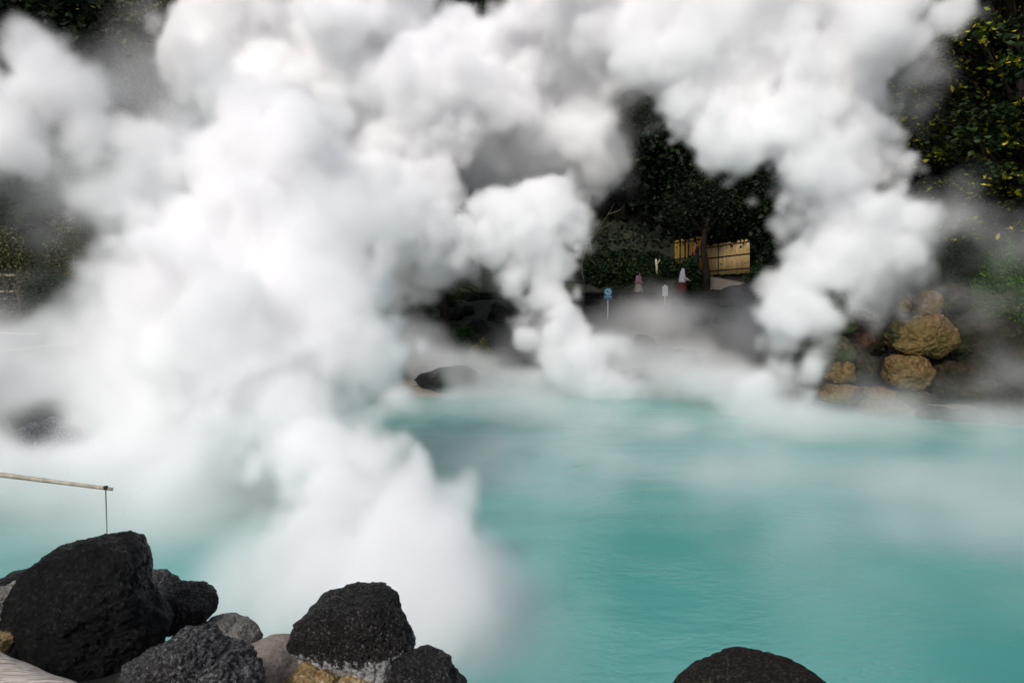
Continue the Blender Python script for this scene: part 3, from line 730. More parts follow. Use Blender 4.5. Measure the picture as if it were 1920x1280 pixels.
# bamboo rail near the left shore, with a thin stake at its end
def rail():
    a = at(-120, 874, 8.3); b = at(212, 917, 8.9); root = empty('bamboo_rail', (a.x, a.y, max(0.0, hz(a.x, a.y)))); tag(root, 'weathered bamboo pole rail over the water at the left edge', 'rail'); o = root.location
    mb = MB(); bamboo(mb, a - o, b - o, 0.034, 0.021, 6); mb.build('pole', M['bamboo'], root)
    s = at(198, 915, 8.88); mb = MB(); bamboo(mb, s - o, Vector((s.x, s.y, -0.6)) - o, 0.008, 0.007, 6, 6); mb.build('stake', M['twig'], root)
    s = at(-105, 878, 8.32); mb = MB(); bamboo(mb, s - o, Vector((s.x, s.y, -0.6)) - o, 0.03, 0.03, 4); mb.build('stake', M['bamboo'], root)
    mb = MB(); p = at(198, 914, 8.87) - o; mb.lathe(p - Vector((0, 0, 0.02)), [(0.026, 0), (0.028, 0.01), (0.028, 0.03), (0.026, 0.04)], 10); mb.build('binding', M['black'], root)
rail()

# handrails on the left bank
def handrail(label, x0, x1, py0, py1, Y, thick, low=None):
    a = at(x0, py0, Y); b = at(x1, py1, Y + 0.4); g = hz(a.x, Y); root = empty('handrail', (a.x, Y, g)); tag(root, label, 'handrail', 'handrails on the left bank'); o = root.location
    mb = MB(); bamboo(mb, a - o, b - o, thick, thick * 0.9, 4); mb.build('top_rail', M['bamboo'], root)
    if low:
        mb = MB(); dz = Vector((0, 0, -low)); bamboo(mb, a + dz - o, b + dz - o, thick * 0.8, thick * 0.7, 4); mb.build('lower_rail', M['bamboo'], root)
    for t in ((0.12, 0.95) if low else (0.1,)):
        p = a.lerp(b, t); mb = MB(); mb.tube([p - o + Vector((0, 0, 0.05)), Vector((p.x, p.y, hz(p.x, p.y) - 0.3)) - o], [thick * 1.2, thick * 1.3], 8); mb.build('post', M['twig'], root)
handrail('pale wooden handrail at the left edge below the big olive shrub', -60, 40, 517, 516, 20.5, 0.05, 0.45)
handrail('pale thin rail in the steam at the left edge, below the wooden handrail', -60, 72, 622, 627, 17.5, 0.035)
handrail('faint long rail sloping up to the right inside the left steam', -40, 160, 662, 640, 16.8, 0.025)

# bamboo fence panels
def fence_panel(name, label, pa, pb, top0, top1, bot0, bot1, Ya, Yb, mat, n, gaps, rails, seed):
    A = at(pa, bot0, Ya); B = at(pb, bot1, Yb); At = at(pa, top0, Ya); Bt = at(pb, top1, Yb)
    g = hz(A.x, Ya); root = empty(name, (A.x, A.y, A.z)); tag(root, label, 'fence'); o = root.location; rg = random.Random(seed)
    slats = MB()
    for i in range(n):
        t = (i + 0.5) / n
        if i in gaps: continue
        lo_ = A.lerp(B, t); hi_ = At.lerp(Bt, t) + Vector((0, 0, rg.uniform(-0.06, 0.08)))
        r = (B - A).length / n * 0.5 * rg.uniform(0.86, 1.0)
        j = rg.uniform(-0.012, 0.012)
        slats.tube([lo_ - o + Vector((0, j, rg.uniform(-0.05, 0.03))), (lo_ + hi_) / 2 - o + Vector((0, -j, 0)), hi_ - o + Vector((j, 0, 0))], r, 7)
    slats.build('bamboo_slats', mat, root)
    for f in rails:
        mb = MB(); p = A.lerp(At, f) - o + Vector((0, -0.07, 0)); q = B.lerp(Bt, f) - o + Vector((0, -0.07, 0)); mb.tube([p, (p + q) / 2, q], 0.035, 6); mb.build('rail', M['black'], root)
    for t in (0.02, 0.98):
        mb = MB(); p = A.lerp(B, t); q = At.lerp(Bt, t); mb.tube([Vector((p.x, p.y + 0.1, hz(p.x, p.y) - 0.3)) - o, q - o + Vector((0, 0.1, -0.05))], 0.06, 8); mb.build('post', M['bark'], root)
fence_panel('bamboo_fence', 'golden bamboo fence panel with dark gaps between the canes', 1265, 1317, 451, 444, 512, 506, 48.2, 47.6, M['fence_gold'], 17, (3, 6, 8, 12), (0.42, 0.93), 1)
fence_panel('bamboo_fence', 'wider tan bamboo fence panel sloping up to the right', 1318, 1406, 463, 449, 517, 511, 47.8, 45.6, M['fence_tan'], 40, (13,), (0.14, 0.58, 0.95), 2)

# pale dead stump among the shrubs
b0 = at(1232, 500, 46.6)
mb = MB(); mb.tube([(0, 0, -0.6), (-0.02, 0, 0.0), (-0.06, 0, 0.25), (-0.07, 0, 0.48)], [0.09, 0.075, 0.07, 0.05], 8); mb.tube([(0.0, 0, 0.1), (0.08, 0, 0.3), (0.17, 0, 0.42)], [0.03, 0.03, 0.04], 6)
tag(mb.build('dead_stump', M['deadwood'], None, True, b0), 'pale forked dead stump standing among dark shrubs', 'stump')

# dark trunk right of the third visitor
tb = at(1322, 548, 45.2); root = empty('tree', (tb.x, 45.2, hz(tb.x, 45.2))); tag(root, 'dark bare tree trunk between the two bamboo fence panels', 'tree')
mb = MB(); zt = at(1312, 400, 45.2).z - root.location.z
mb.tube([(0, 0, -0.3), (0.1, 0, 1.0), (-0.15, 0, 2.6), (-0.05, 0, zt * 0.8), (0.2, 0, zt)], [0.28, 0.22, 0.19, 0.16, 0.12], 10)
mb.tube([(-0.1, 0, zt * 0.7), (-0.8, 0.3, zt * 0.95), (-1.5, 0.4, zt * 1.15)], [0.12, 0.09, 0.03], 7); mb.tube([(0.0, 0, zt * 0.75), (0.9, 0.2, zt * 1.0), (1.6, 0.4, zt * 1.3)], [0.12, 0.08, 0.03], 7)
mb.build('trunk', M['bark'], root)
rgc = np.random.default_rng(77); P = rgc.standard_normal((5200, 3)) * np.array([1.3, 0.7, 0.9]) + np.array([0, 0.3, zt * 1.15])
leaf_obj('crown', P, 0.2, M['leaf_dark'], root, rgc, 0.5, 0.3)

# retaining wall along the walkway's front edge
mb = MB(); V, F = ico(2); rgw = np.random.default_rng(9)
for i in range(150):
    x = -6 + i * 0.155; 
    for lay in range(4):
        s = np.array([0.13, 0.14, 0.13]) * rgw.uniform(0.8, 1.25, 3)
        c = np.array([x + rgw.uniform(-0.05, 0.05) + (0.07 if lay % 2 else 0), 41.1 + rgw.uniform(-0.03, 0.03), 0.1 + lay * 0.21 + rgw.uniform(-0.02, 0.02)])
        mb.add([tuple(v * s * 1.0 + c) for v in V], F)
o = mb.build('stone_wall', M['bank_rock'], None, True, (0, 0, hz(5, 41.1) - 0.42)); tag(o, 'low dark dry stone wall along the front of the far walkway', 'wall')
for i, (px, py, s) in enumerate([(1340, 551, 0.30), (1362, 550, 0.34), (1380, 546, 0.42), (1398, 545, 0.40), (1440, 566, 0.6), (1460, 578, 0.55), (1418, 600, 0.5)]):
    Y = 42.0 if i < 4 else 39.5; p = at(px, py, Y)
    put(bank[i % 6], 'boulder', ['smallest dark rock at the left end of the row on the far walkway', 'second dark rock in the row on the far walkway', 'third and taller dark rock in the row on the far walkway', 'last dark rock in the row on the far walkway below the fence',
        'dark boulder beside the concrete post on the far bank', 'dark boulder half hidden by the tall right steam column', 'dark boulder below the concrete post on the far bank'][i], (p.x, Y, p.z), (s * 1.3, s, s), i * 1.3)

# signs
def blue_sign():
    Y = 36.0; p = at(1140, 551, Y); g = hz(p.x, Y); root = empty('information_sign', (p.x, Y, g)); tag(root, 'small blue sign with a pale round symbol on a white pole', 'sign'); z = p.z - g
    mb = MB(); mb.tube([(0, 0.03, -0.3), (0, 0.03, z)], 0.03, 8); mb.build('pole', M['sign_white'], root)
    mb = MB(); mb.box((0, -0.01, z), (0.42, 0.025, 0.62)); o = mb.build('board', M['sign_blue'], root, False)
    def disc(r0, r1, zc, mat, yy, nm):
        vs = []; n_ = 28
        for k in range(n_):
            a = 2 * math.pi * k / n_
            for rr, y in ((r0, yy), (r1, yy), (r1, yy + 0.008), (r0, yy + 0.008)): vs.append((math.cos(a) * rr, y, zc + math.sin(a) * rr))
        fs = []
        for k in range(n_):
            a = k * 4; b = ((k + 1) % n_) * 4
            for q in range(4): fs.append((a + q, b + q, b + (q + 1) % 4, a + (q + 1) % 4))
        ob = obj(nm, vs, fs, mat, None, False); ob.parent = o; return ob
    disc(0.10, 0.17, z + 0.1, M['sign_pale'], -0.034, 'ring')
    disc(0.001, 0.10, z + 0.1, M['sign_pale'], -0.032, 'roundel')
    mb = MB(); rot = Matrix.Rotation(R(42), 3, 'Y'); mb.box((0.01, -0.040, z + 0.09), (0.13, 0.008, 0.035), rot)
    mb.add([(-0.085, -0.044, z + 0.165), (-0.01, -0.044, z + 0.15), (-0.07, -0.044, z + 0.085), (-0.085, -0.036, z + 0.165), (-0.01, -0.036, z + 0.15), (-0.07, -0.036, z + 0.085)], [(0, 2, 1), (3, 4, 5), (0, 1, 4, 3), (1, 2, 5, 4), (2, 0, 3, 5)])
    a_ = mb.build('arrow', M['sign_blue'], None, False); a_.parent = o
    mb = MB(); mb.box((0, -0.028, z - 0.125), (0.36, 0.008, 0.05)); s = mb.build('caption_band', M['sign_pale'], None, False); s.parent = o
    mb = MB()
    for k in range(5): mb.box((-0.12 + k * 0.06, -0.028, z - 0.21), (0.035, 0.006, 0.03))
    s = mb.build('lettering', M['sign_pale'], None, False); s.parent = o
blue_sign()
def white_sign():
    Y = 38.0; p = at(1247, 545, Y); g = hz(p.x, Y); root = empty('notice_sign', (p.x, Y, g)); tag(root, 'blank looking white notice board on a thin white pole', 'sign'); z = p.z - g
    mb = MB(); mb.tube([(0, 0.03, -0.3), (0, 0.03, z)], 0.022, 8); mb.build('pole', M['sign_white'], root)
    w_, h_ = 0.14, 0.27
    pr = [(-w_, -h_), (w_, -h_), (w_, h_ - 0.03), (0.06, h_ - 0.03), (0.035, h_ + 0.03), (-0.035, h_ + 0.03), (-0.06, h_ - 0.03), (-w_, h_ - 0.03)]
    vs = [(x, -0.012, z + q) for x, q in pr] + [(x, 0.010, z + q) for x, q in pr]; n_ = len(pr)
    fs = [tuple(range(n_)), tuple(range(2 * n_ - 1, n_ - 1, -1))] + [(k, k + n_, (k + 1) % n_ + n_, (k + 1) % n_) for k in range(n_)]
    obj('board', vs, fs, M['sign_white'], root, False)
white_sign()
p = at(1415, 562, 38.5); g = hz(p.x, 38.5); mb = MB(); hh_ = p.z - g
mb.tube([(0, 0, -0.3), (0, 0, hh_ - 0.05), (0, 0, hh_)], [0.075, 0.07, 0.04], 8)
tag(mb.build('marker_post', M['concrete'], None, True, (p.x, 38.5, g)), 'grey concrete post on the far bank left of the tall right steam column', 'post')
a = at(1388, 592, 37.0); b = at(1440, 586, 37.0); g = hz(a.x, 37); root = empty('low_rail', (a.x, 37, g)); tag(root, 'low pale bamboo rail on the bank below the concrete post', 'rail'); o = root.location
mb = MB(); bamboo(mb, a - o, b - o, 0.035, 0.03, 3); mb.build('pole', M['bamboo'], root)
for t in (0.08, 0.92):
    q = a.lerp(b, t); mb = MB(); mb.tube([q - o, Vector((q.x, q.y, hz(q.x, q.y) - 0.3)) - o], 0.03, 6); mb.build('stake', M['bamboo'], root)
p = at(1186, 565, 40.3); mb = MB(); mb.box((0, 0, 0.0), (0.5, 0.3, 0.08)); mb.box((0, 0, -0.3), (0.12, 0.12, 0.55))
tag(mb.build('lantern_stone', M['concrete'], None, False, p), 'small pale flat stone at the wall below the person in pink', 'stone')

# ---------------------------------------------------------------- people
def skin_body(root, joints, edges, mat, name='body', sub=2):
    me = bpy.data.meshes.new(name); names = list(joints); me.from_pydata([joints[k][0] for k in names], [(names.index(a), names.index(b)) for a, b in edges], [])
    me.materials.append(mat); o = bpy.data.objects.new(name, me); COL.objects.link(o); o.parent = root
    md = o.modifiers.new('skin', 'SKIN'); md.use_smooth_shade = True
    lay = me.skin_vertices[0] if me.skin_vertices else None
    if lay is None:
        bm = bmesh.new(); bm.from_mesh(me); bm.verts.layers.skin.verify(); bm.to_mesh(me); bm.free(); lay = me.skin_vertices[0]
    for i, k in enumerate(names):
        r = joints[k][1]; r = r if hasattr(r, '__len__') else (r, r)
        lay.data[i].radius = r; lay.data[i].use_root = (k == 'hip')
    sb = o.modifiers.new('sub', 'SUBSURF'); sb.levels = sub; sb.render_levels = sub
    return o

def body_joints(H, face=1.0, lean=0.0, arm_l=None, arm_r=None, stride=0.12):
    """figure facing +x (turned by the root); side axis y"""
    s = H / 1.7
    def q(x, y, z, r): return ((x * s + lean * z * 0.5, y * s, z * s), (r * s if not hasattr(r, '__len__') else (r[0] * s, r[1] * s)))
    J = {'hip': q(0, 0, 0.93, (0.14, 0.12)), 'waist': q(0, 0, 1.07, (0.12, 0.10)), 'chest': q(0.01, 0, 1.27, (0.15, 0.12)), 'neckb': q(0, 0, 1.42, (0.07, 0.07)), 'neck': q(0.01, 0, 1.49, 0.05),
         'head': q(0.03, 0, 1.58, (0.085, 0.075)), 'crown': q(0.02, 0, 1.655, 0.06), 'nose': q(0.12, 0, 1.575, 0.014)}
    E = [('hip', 'waist'), ('waist', 'chest'), ('chest', 'neckb'), ('neckb', 'neck'), ('neck', 'head'), ('head', 'crown'), ('head', 'nose')]
    for sd_, sg in (('l', 1), ('r', -1)):
        A = (arm_l if sg > 0 else arm_r) or ((0.02, 0.21, 1.12), (0.06, 0.21, 0.88))
        J['sh' + sd_] = q(0, 0.17 * sg, 1.39, 0.055); J['el' + sd_] = q(A[0][0], A[0][1] * sg, A[0][2], 0.042); J['wr' + sd_] = q(A[1][0], A[1][1] * sg, A[1][2], 0.028)
        d = Vector(A[1]) - Vector(A[0]); d.normalize(); hb = Vector((A[1][0], A[1][1] * sg, A[1][2])) + Vector((d.x, d.y * sg, d.z)) * 0.07
        J['ha' + sd_] = q(hb.x, hb.y, hb.z, (0.035, 0.02))
        E += [('neckb', 'sh' + sd_), ('sh' + sd_, 'el' + sd_), ('el' + sd_, 'wr' + sd_), ('wr' + sd_, 'ha' + sd_)]
        for f in range(4):
            off = (f - 1.5) * 0.017; tip = hb + Vector((d.x, d.y * sg, d.z)) * (0.085 - 0.008 * abs(f - 1.3)) + Vector((0.01, 0, -0.01))
            J['f%d%s' % (f, sd_)] = q(tip.x, tip.y + off, tip.z, 0.008); E.append(('ha' + sd_, 'f%d%s' % (f, sd_)))
        th = hb + Vector((0.045, 0, 0.0)); J['th' + sd_] = q(th.x, th.y, th.z, 0.009); E.append(('wr' + sd_, 'th' + sd_))
        st = stride * sg
        J['hp' + sd_] = q(0, 0.09 * sg, 0.86, 0.09); J['kn' + sd_] = q(st * 0.6 + 0.03, 0.09 * sg, 0.49, 0.058); J['an' + sd_] = q(st - 0.04, 0.09 * sg, 0.09, 0.038); J['to' + sd_] = q(st + 0.12, 0.10 * sg, 0.035, (0.04, 0.028))
        E += [('hip', 'hp' + sd_), ('hp' + sd_, 'kn' + sd_), ('kn' + sd_, 'an' + sd_), ('an' + sd_, 'to' + sd_)]
    return J, E

def garment(root, name, prof, mat, lean=0.0, ripple=0.0, n=28, cx=0.0):
    """prof: (z, rx, ry) rings: an open loft that follows the body"""
    vs = []; fs = []
    for i, (z, rx, ry) in enumerate(prof):
        for k in range(n):
            a = 2 * math.pi * k / n; rp = 1 + ripple * math.sin(a * 9 + i * 0.3) * (i / len(prof))
            vs.append((cx + lean * z * 0.5 + rx * math.cos(a) * rp, ry * math.sin(a) * rp, z))
    for i in range(len(prof) - 1):
        for k in range(n): fs.append((i * n + k, i * n + (k + 1) % n, (i + 1) * n + (k + 1) % n, (i + 1) * n + k))
    o = obj(name, vs, fs, mat, root); md = o.modifiers.new('thick', 'SOLIDIFY'); md.thickness = 0.012; md.offset = 1; return o

def sleeve(root, name, J, sd_, mat, r0=0.075, r1=0.055, upto='wr'):
    mb = MB(); a = Vector(J['sh' + sd_][0]); b = Vector(J['el' + sd_][0]); c = Vector(J[upto + sd_][0]); a0 = Vector(J['neckb'][0]).lerp(a, 0.5)
    mb.tube([a0, a, a.lerp(b, 0.5), b, b.lerp(c, 0.5), c.lerp(b, 0.05)], [r0 * 0.8, r0, r0 * 0.95, (r0 + r1) / 2, r1 * 1.05, r1], 12); mb.build(name, mat, root)

def head_bits(root, J, hairmat, long=False):
    h = Vector(J['head'][0]); V, F = ico(3)
    for sg in (-1, 1):
        mb = MB(); mb.add([tuple(Vector(v) * 0.011 + h + Vector((0.078, 0.032 * sg, 0.012))) for v in V], F); mb.build('eye', M['hair'], root)
    if hairmat:
        out = []
        for v in V:
            v = Vector(v); r = Vector((0.098, 0.09, 0.11)); q = Vector((v.x * r.x, v.y * r.y, v.z * r.z)) + h + Vector((-0.012, 0, 0.03))
            if v.x > 0.35 and v.z < 0.35: q.x = min(q.x, h.x + 0.02)
            if v.z < -0.3 and v.x < 0.3: q.z -= 0.06 if long else 0.0
            out.append(q)
        obj('hair', out, F, hairmat, root)

# person in pink knit and beige skirt, walking right
p = at(1197, 562, 42.4); root = empty('person', (p.x, 42.4, hz(p.x, 42.4) + 0.06), R(-25)); tag(root, 'person with dark hair in a pink top and long beige skirt on the far walkway', 'person', 'people on the far side')
J, E = body_joints(1.52, arm_l=((0.04, 0.24, 1.14), (0.20, 0.17, 1.02)), arm_r=((0.02, 0.25, 1.14), (0.18, 0.18, 1.0)), stride=0.1)
skin_body(root, J, E, M['skin'])
garment(root, 'top', [(0.86, 0.20, 0.22), (0.92, 0.20, 0.23), (1.05, 0.165, 0.21), (1.16, 0.155, 0.19), (1.24, 0.13, 0.17), (1.285, 0.07, 0.08)], M['pink'])
garment(root, 'skirt', [(0.16, 0.25, 0.29), (0.3, 0.245, 0.28), (0.6, 0.21, 0.245), (0.84, 0.16, 0.19), (0.94, 0.13, 0.155)], M['beige'], ripple=-0.09)
sleeve(root, 'sleeve', J, 'l', M['pink'], 0.085, 0.06); sleeve(root, 'sleeve', J, 'r', M['pink'], 0.085, 0.06)
head_bits(root, J, M['hair'], True)
h = Vector(J['head'][0]); V, F = ico(2); mb = MB(); mb.add([tuple(Vector(v) * 0.035 + h + Vector((-0.10, 0, 0.08))) for v in V], F); mb.build('hair_bun', M['white_cloth'], root)

# person in white headscarf and maroon skirt, leaning forward
p = at(1277, 560, 42.8); root = empty('person', (p.x, 42.8, hz(p.x, 42.8) + 0.10), R(-12)); tag(root, 'person in a long white headscarf and dark red skirt reaching forward', 'person', 'people on the far side')
J, E = body_joints(1.66, lean=0.10, arm_l=((0.16, 0.20, 1.16), (0.36, 0.14, 1.06)), arm_r=((0.14, 0.20, 1.16), (0.34, 0.12, 1.02)), stride=0.16)
skin_body(root, J, E, M['skin'])
garment(root, 'tunic', [(0.88, 0.21, 0.23), (0.95, 0.20, 0.22), (1.1, 0.17, 0.20), (1.28, 0.165, 0.20), (1.38, 0.12, 0.17), (1.43, 0.07, 0.09)], M['white_cloth'], 0.10)
garment(root, 'skirt', [(0.30, 0.29, 0.31), (0.42, 0.31, 0.33), (0.7, 0.27, 0.28), (0.9, 0.19, 0.21), (1.0, 0.14, 0.16)], M['maroon'], 0.10, ripple=-0.07)
sleeve(root, 'sleeve', J, 'l', M['white_cloth'], 0.08, 0.05); sleeve(root, 'sleeve', J, 'r', M['white_cloth'], 0.08, 0.05)
head_bits(root, J, None)
h = Vector(J['head'][0]); V, F = ico(4); out = []
for v in V:
    v = Vector(v); q = Vector((v.x * 0.112, v.y * 0.105, v.z * 0.135))
    if v.x > 0.45 and -0.75 < v.z < 0.62 and abs(v.y) < 0.62: q.x = min(q.x, 0.055)
    if v.z < -0.2: q = Vector((q.x * (1 + 0.9 * -v.z), q.y * (1 + 1.0 * -v.z), q.z - 0.22 * (-v.z - 0.2)))
    if v.z < -0.2 and v.x < 0: q.x -= 0.03
    out.append(q + h + Vector((-0.015, 0, 0.01)))
obj('headscarf', out, F, M['white_cloth'], root)

# person in a salmon top and dark coat by the fence, half behind the shrub
p = at(1304, 503, 46.6); zt_ = at(1304, 453, 46.6).z; root = empty('person', (p.x, 46.6, zt_ - 1.74), R(200)); tag(root, 'person in a salmon top under a dark coat by the golden bamboo panel', 'person', 'people on the far side')
J, E = body_joints(1.72, arm_l=((0.05, 0.22, 1.14), (0.20, 0.12, 1.12)), arm_r=((0.02, 0.22, 1.13), (0.10, 0.20, 0.9)), stride=0.05)
skin_body(root, J, E, M['skin'])
garment(root, 'shirt', [(0.85, 0.15, 0.18), (1.0, 0.14, 0.165), (1.2, 0.155, 0.18), (1.35, 0.13, 0.17), (1.45, 0.07, 0.08)], M['salmon'])
n_ = 22; vs = []; fs = []; prof = [(0.45, 0.22, 0.24), (0.7, 0.20, 0.23), (1.0, 0.175, 0.20), (1.25, 0.185, 0.21), (1.4, 0.14, 0.18), (1.47, 0.085, 0.10)]
for (z, rx, ry) in prof:
    for k in range(n_): a = R(42) + (2 * math.pi - 2 * R(42)) * k / (n_ - 1); vs.append((rx * math.cos(a), ry * math.sin(a), z))
for i in range(len(prof) - 1):
    for k in range(n_ - 1): fs.append((i * n_ + k, i * n_ + k + 1, (i + 1) * n_ + k + 1, (i + 1) * n_ + k))
o = obj('coat', vs, fs, M['navy'], root); md = o.modifiers.new('thick', 'SOLIDIFY'); md.thickness = 0.015
garment(root, 'trousers', [(0.08, 0.15, 0.17), (0.5, 0.15, 0.18), (0.9, 0.15, 0.18)], M['navy'])
sleeve(root, 'sleeve', J, 'l', M['navy'], 0.07, 0.05); sleeve(root, 'sleeve', J, 'r', M['navy'], 0.07, 0.05)
head_bits(root, J, M['hair'])
put(bank[2], 'boulder', 'dark rock step under the person by the golden bamboo panel', (p.x, 46.6, zt_ - 1.74 - 0.42), (0.75, 0.6, 0.45), 0.4)

# ================================================================ STEAM
# Each plume is a real density field: overlapping puffs of cauliflower lobes, eroded by noise, held in a voxel grid.
def bspline_w(n_out, n_lat, period_vox):
    """(n_out, n_lat) cubic B-spline weights"""
    Wm = np.zeros((n_out, n_lat), np.float32)
    x = np.arange(n_out) / period_vox
    i = np.floor(x).astype(int); f = x - i
    ws = [(1 - f) ** 3 / 6, (3 * f ** 3 - 6 * f ** 2 + 4) / 6, (-3 * f ** 3 + 3 * f ** 2 + 3 * f + 1) / 6, f ** 3 / 6]
    for k in range(4):
        Wm[np.arange(n_out), i + k] += ws[k]
    return Wm

def vnoise(shape, period, rng):
    lat = [int(math.ceil(s / p)) + 4 for s, p in zip(shape, period)]
    L = rng.standard_normal(lat).astype(np.float32)
    for ax in range(3):
        Wm = bspline_w(shape[ax], lat[ax], period[ax])
        L = np.moveaxis(np.tensordot(Wm, L, axes=(1, ax)), 0, ax)
    return L * 1.9                # roughly unit variance

def fbm(shape, vox, size, octs, rng, gain=0.5, squash=(1, 1, 1)):
    out = np.zeros(shape, np.float32); a = 1.0; s = size
    for o in range(octs):
        p = [max(1.6, s * q / vox) for q in squash]
        if min(p) <= 1.6 and o: break
        out += a * vnoise(shape, p, rng); a *= gain; s *= 0.5
    return out

def steam(name, label, group, vox, puffs, wisps=(), seed=1, lobes=(12, 7), lobe_r=(0.42, 0.40), soft=0.35, dens=6.0, er=0.22, mat=None, floor=0.03, erode_size=None, noise_oct=4, wn=1.2, wsize=1.6, holes=(), warp=0.16):
    """puffs: (px, py, Y, r_px[, density factor[, softness factor]]);  wisps: (px, py, Y, rx_px, ry_px, depth_m, density)"""
    rng = np.random.default_rng(seed); vox *= QUICK
    P = []
    for q in puffs:
        c = at(q[0], q[1], q[2]); r = q[3] * q[2] / FPX
        P.append((c.x, c.y, c.z, r, q[4] if len(q) > 4 else 1.0, q[5] if len(q) > 5 else 1.0))
    Wp = []
    for q in wisps:
        c = at(q[0], q[1], q[2]); Wp.append((c.x, c.y, c.z, q[3] * q[2] / FPX, q[5], q[4] * q[2] / FPX, q[6]))
    lo = np.array([1e9] * 3); hi = -lo
    for x, y, z, r, *_ in P:
        e = r * 1.35 + 0.15
        lo = np.minimum(lo, [x - e, y - e, z - e]); hi = np.maximum(hi, [x + e, y + e, z + e])
    for x, y, z, rx, ry, rz, d in Wp:
        lo = np.minimum(lo, [x - rx * 1.5, y - ry * 1.5, z - rz * 1.5]); hi = np.maximum(hi, [x + rx * 1.5, y + ry * 1.5, z + rz * 1.5])
    lo[2] = max(lo[2], floor)
    n = [int(math.ceil((hi[k] - lo[k]) / vox)) + 1 for k in range(3)]
    hi = lo + (np.array(n) - 1) * vox
    ax = [lo[k] + np.arange(n[k], dtype=np.float32) * vox for k in range(3)]
    F = np.full(n, -2.0, np.float32); DF = np.ones(n, np.float32); SF = np.ones(n, np.float32); RP = np.ones(n, np.float32)
    def splat(x, y, z, r, df, sf0, rp):
        e = r * 1.35 + 2 * vox
        sl_ = []
        for k, c in enumerate((x, y, z)):
            a = int(max(0, math.floor((c - e - lo[k]) / vox))); b = int(min(n[k], math.ceil((c + e - lo[k]) / vox) + 1))
            if b <= a: return
            sl_.append(slice(a, b))
        sl_ = tuple(sl_)
        X = ax[0][sl_[0]][:, None, None] - x; Yg = ax[1][sl_[1]][None, :, None] - y; Z = ax[2][sl_[2]][None, None, :] - z
        s = r - np.sqrt(X * X + Yg * Yg + Z * Z)
        sf = min(soft * sf0, 0.7 * rp)
        m = s > F[sl_]
        F[sl_] = np.where(m, s, F[sl_]); DF[sl_] = np.where(m, df, DF[sl_]); SF[sl_] = np.where(m, sf, SF[sl_]); RP[sl_] = np.where(m, min(1.25, 0.15 + rp * 0.8), RP[sl_])
    def rdir():
        v = rng.standard_normal(3); return v / np.linalg.norm(v)
    for x, y, z, r, df, sf in P:
        splat(x, y, z, r * 0.92, df, sf, r)
        for _ in range(lobes[0]):
            d = rdir(); r1 = r * lobe_r[0] * rng.uniform(0.6, 1.15); o = r * rng.uniform(0.62, 0.86)
            c1 = (x + d[0] * o, y + d[1] * o, z + d[2] * o); splat(*c1, r1, df, sf, r)
            for _ in range(lobes[1]):
                e = rdir(); e = e + d * 0.7; e /= np.linalg.norm(e); r2 = r1 * lobe_r[1] * rng.uniform(0.6, 1.2); o2 = r1 * 0.85
                splat(c1[0] + e[0] * o2, c1[1] + e[1] * o2, c1[2] + e[2] * o2, r2, df, sf, r)
    size = erode_size or 0.9
    # tear the lobes: bend the field with a slow turbulent displacement, mostly sheared upwards
    if len(P) and warp > 0:
        idx = np.meshgrid(*[np.arange(k, dtype=np.float32) for k in n], indexing='ij')
        q = []
        for k in range(3):
            w_ = fbm(n, vox, size * 1.0, 3, rng, 0.5) * (warp / vox) * (1.0 if k < 2 else 1.4)
            q.append(np.clip(idx[k] + w_ * RP, 0, n[k] - 1.001))
        del idx
        i0 = [a.astype(np.int32) for a in q]; fr = [a - b for a, b in zip(q, i0)]
        G = np.zeros(n, np.float32)
        for dx in (0, 1):
            for dy in (0, 1):
                for dz in (0, 1):
                    wgt = (fr[0] if dx else 1 - fr[0]) * (fr[1] if dy else 1 - fr[1]) * (fr[2] if dz else 1 - fr[2])
                    G += wgt * F[i0[0] + dx, i0[1] + dy, i0[2] + dz]
        DF = DF[i0[0], i0[1], i0[2]]; SF = SF[i0[0], i0[1], i0[2]]; RP = RP[i0[0], i0[1], i0[2]]
        F = G
    nz = fbm(n, vox, size, noise_oct, rng, 0.62)
    F += nz * er * RP
    # inner holes and thin places
    body = np.clip(F / SF, 0, 1); body = body * body * (3 - 2 * body)
    D = body * dens * DF
    if len(P):
        thin = fbm(n, vox, size * 2.5, 3, rng, 0.5)
        D *= np.clip(1.0 + thin * 0.4, 0.2, 2.0)
        fine = fbm(n, vox, size * 0.45, 3, rng, 0.7, (1, 1, 1.5))
        D *= np.clip(1.0 + fine * 0.7 * (1.2 - body), 0.0, 2.4)
    if len(Wp):
        nw = fbm(n, vox, wsize, 4, rng, 0.6, (1.25, 1.25, 1.0))
        er_w = np.clip(0.28 + nw * 0.34 * wn, 0, 1.6).astype(np.float32)
        gl = fbm(n, vox, wsize * 1.1, 3, rng, 0.6) * 0.55
        for x, y, z, rx, ry, rz, d in Wp:
            g = gl + (((ax[0] - x) / rx) ** 2)[:, None, None] + (((ax[1] - y) / ry) ** 2)[None, :, None] + (((ax[2] - z) / rz) ** 2)[None, None, :]
            D += d * np.clip(1 - g / 2.2, 0, 1) ** 2 * er_w
    for px, py, Y, rpx, rpy, dm, k_ in holes:
        c = at(px, py, Y); rx = rpx * Y / FPX; rz = rpy * Y / FPX
        fx = fbm(n, vox, max(0.4, rx * 0.8), 3, rng, 0.6) * 0.8
        g = (((ax[0] - c.x) / rx) ** 2)[:, None, None] + (((ax[1] - c.y) / dm) ** 2)[None, :, None] + (((ax[2] - c.z) / rz) ** 2)[None, None, :]
        t_ = np.clip(1.25 - (g + fx) * 0.75, 0, 1); D *= 1 - k_ * t_ * t_ * (3 - 2 * t_)
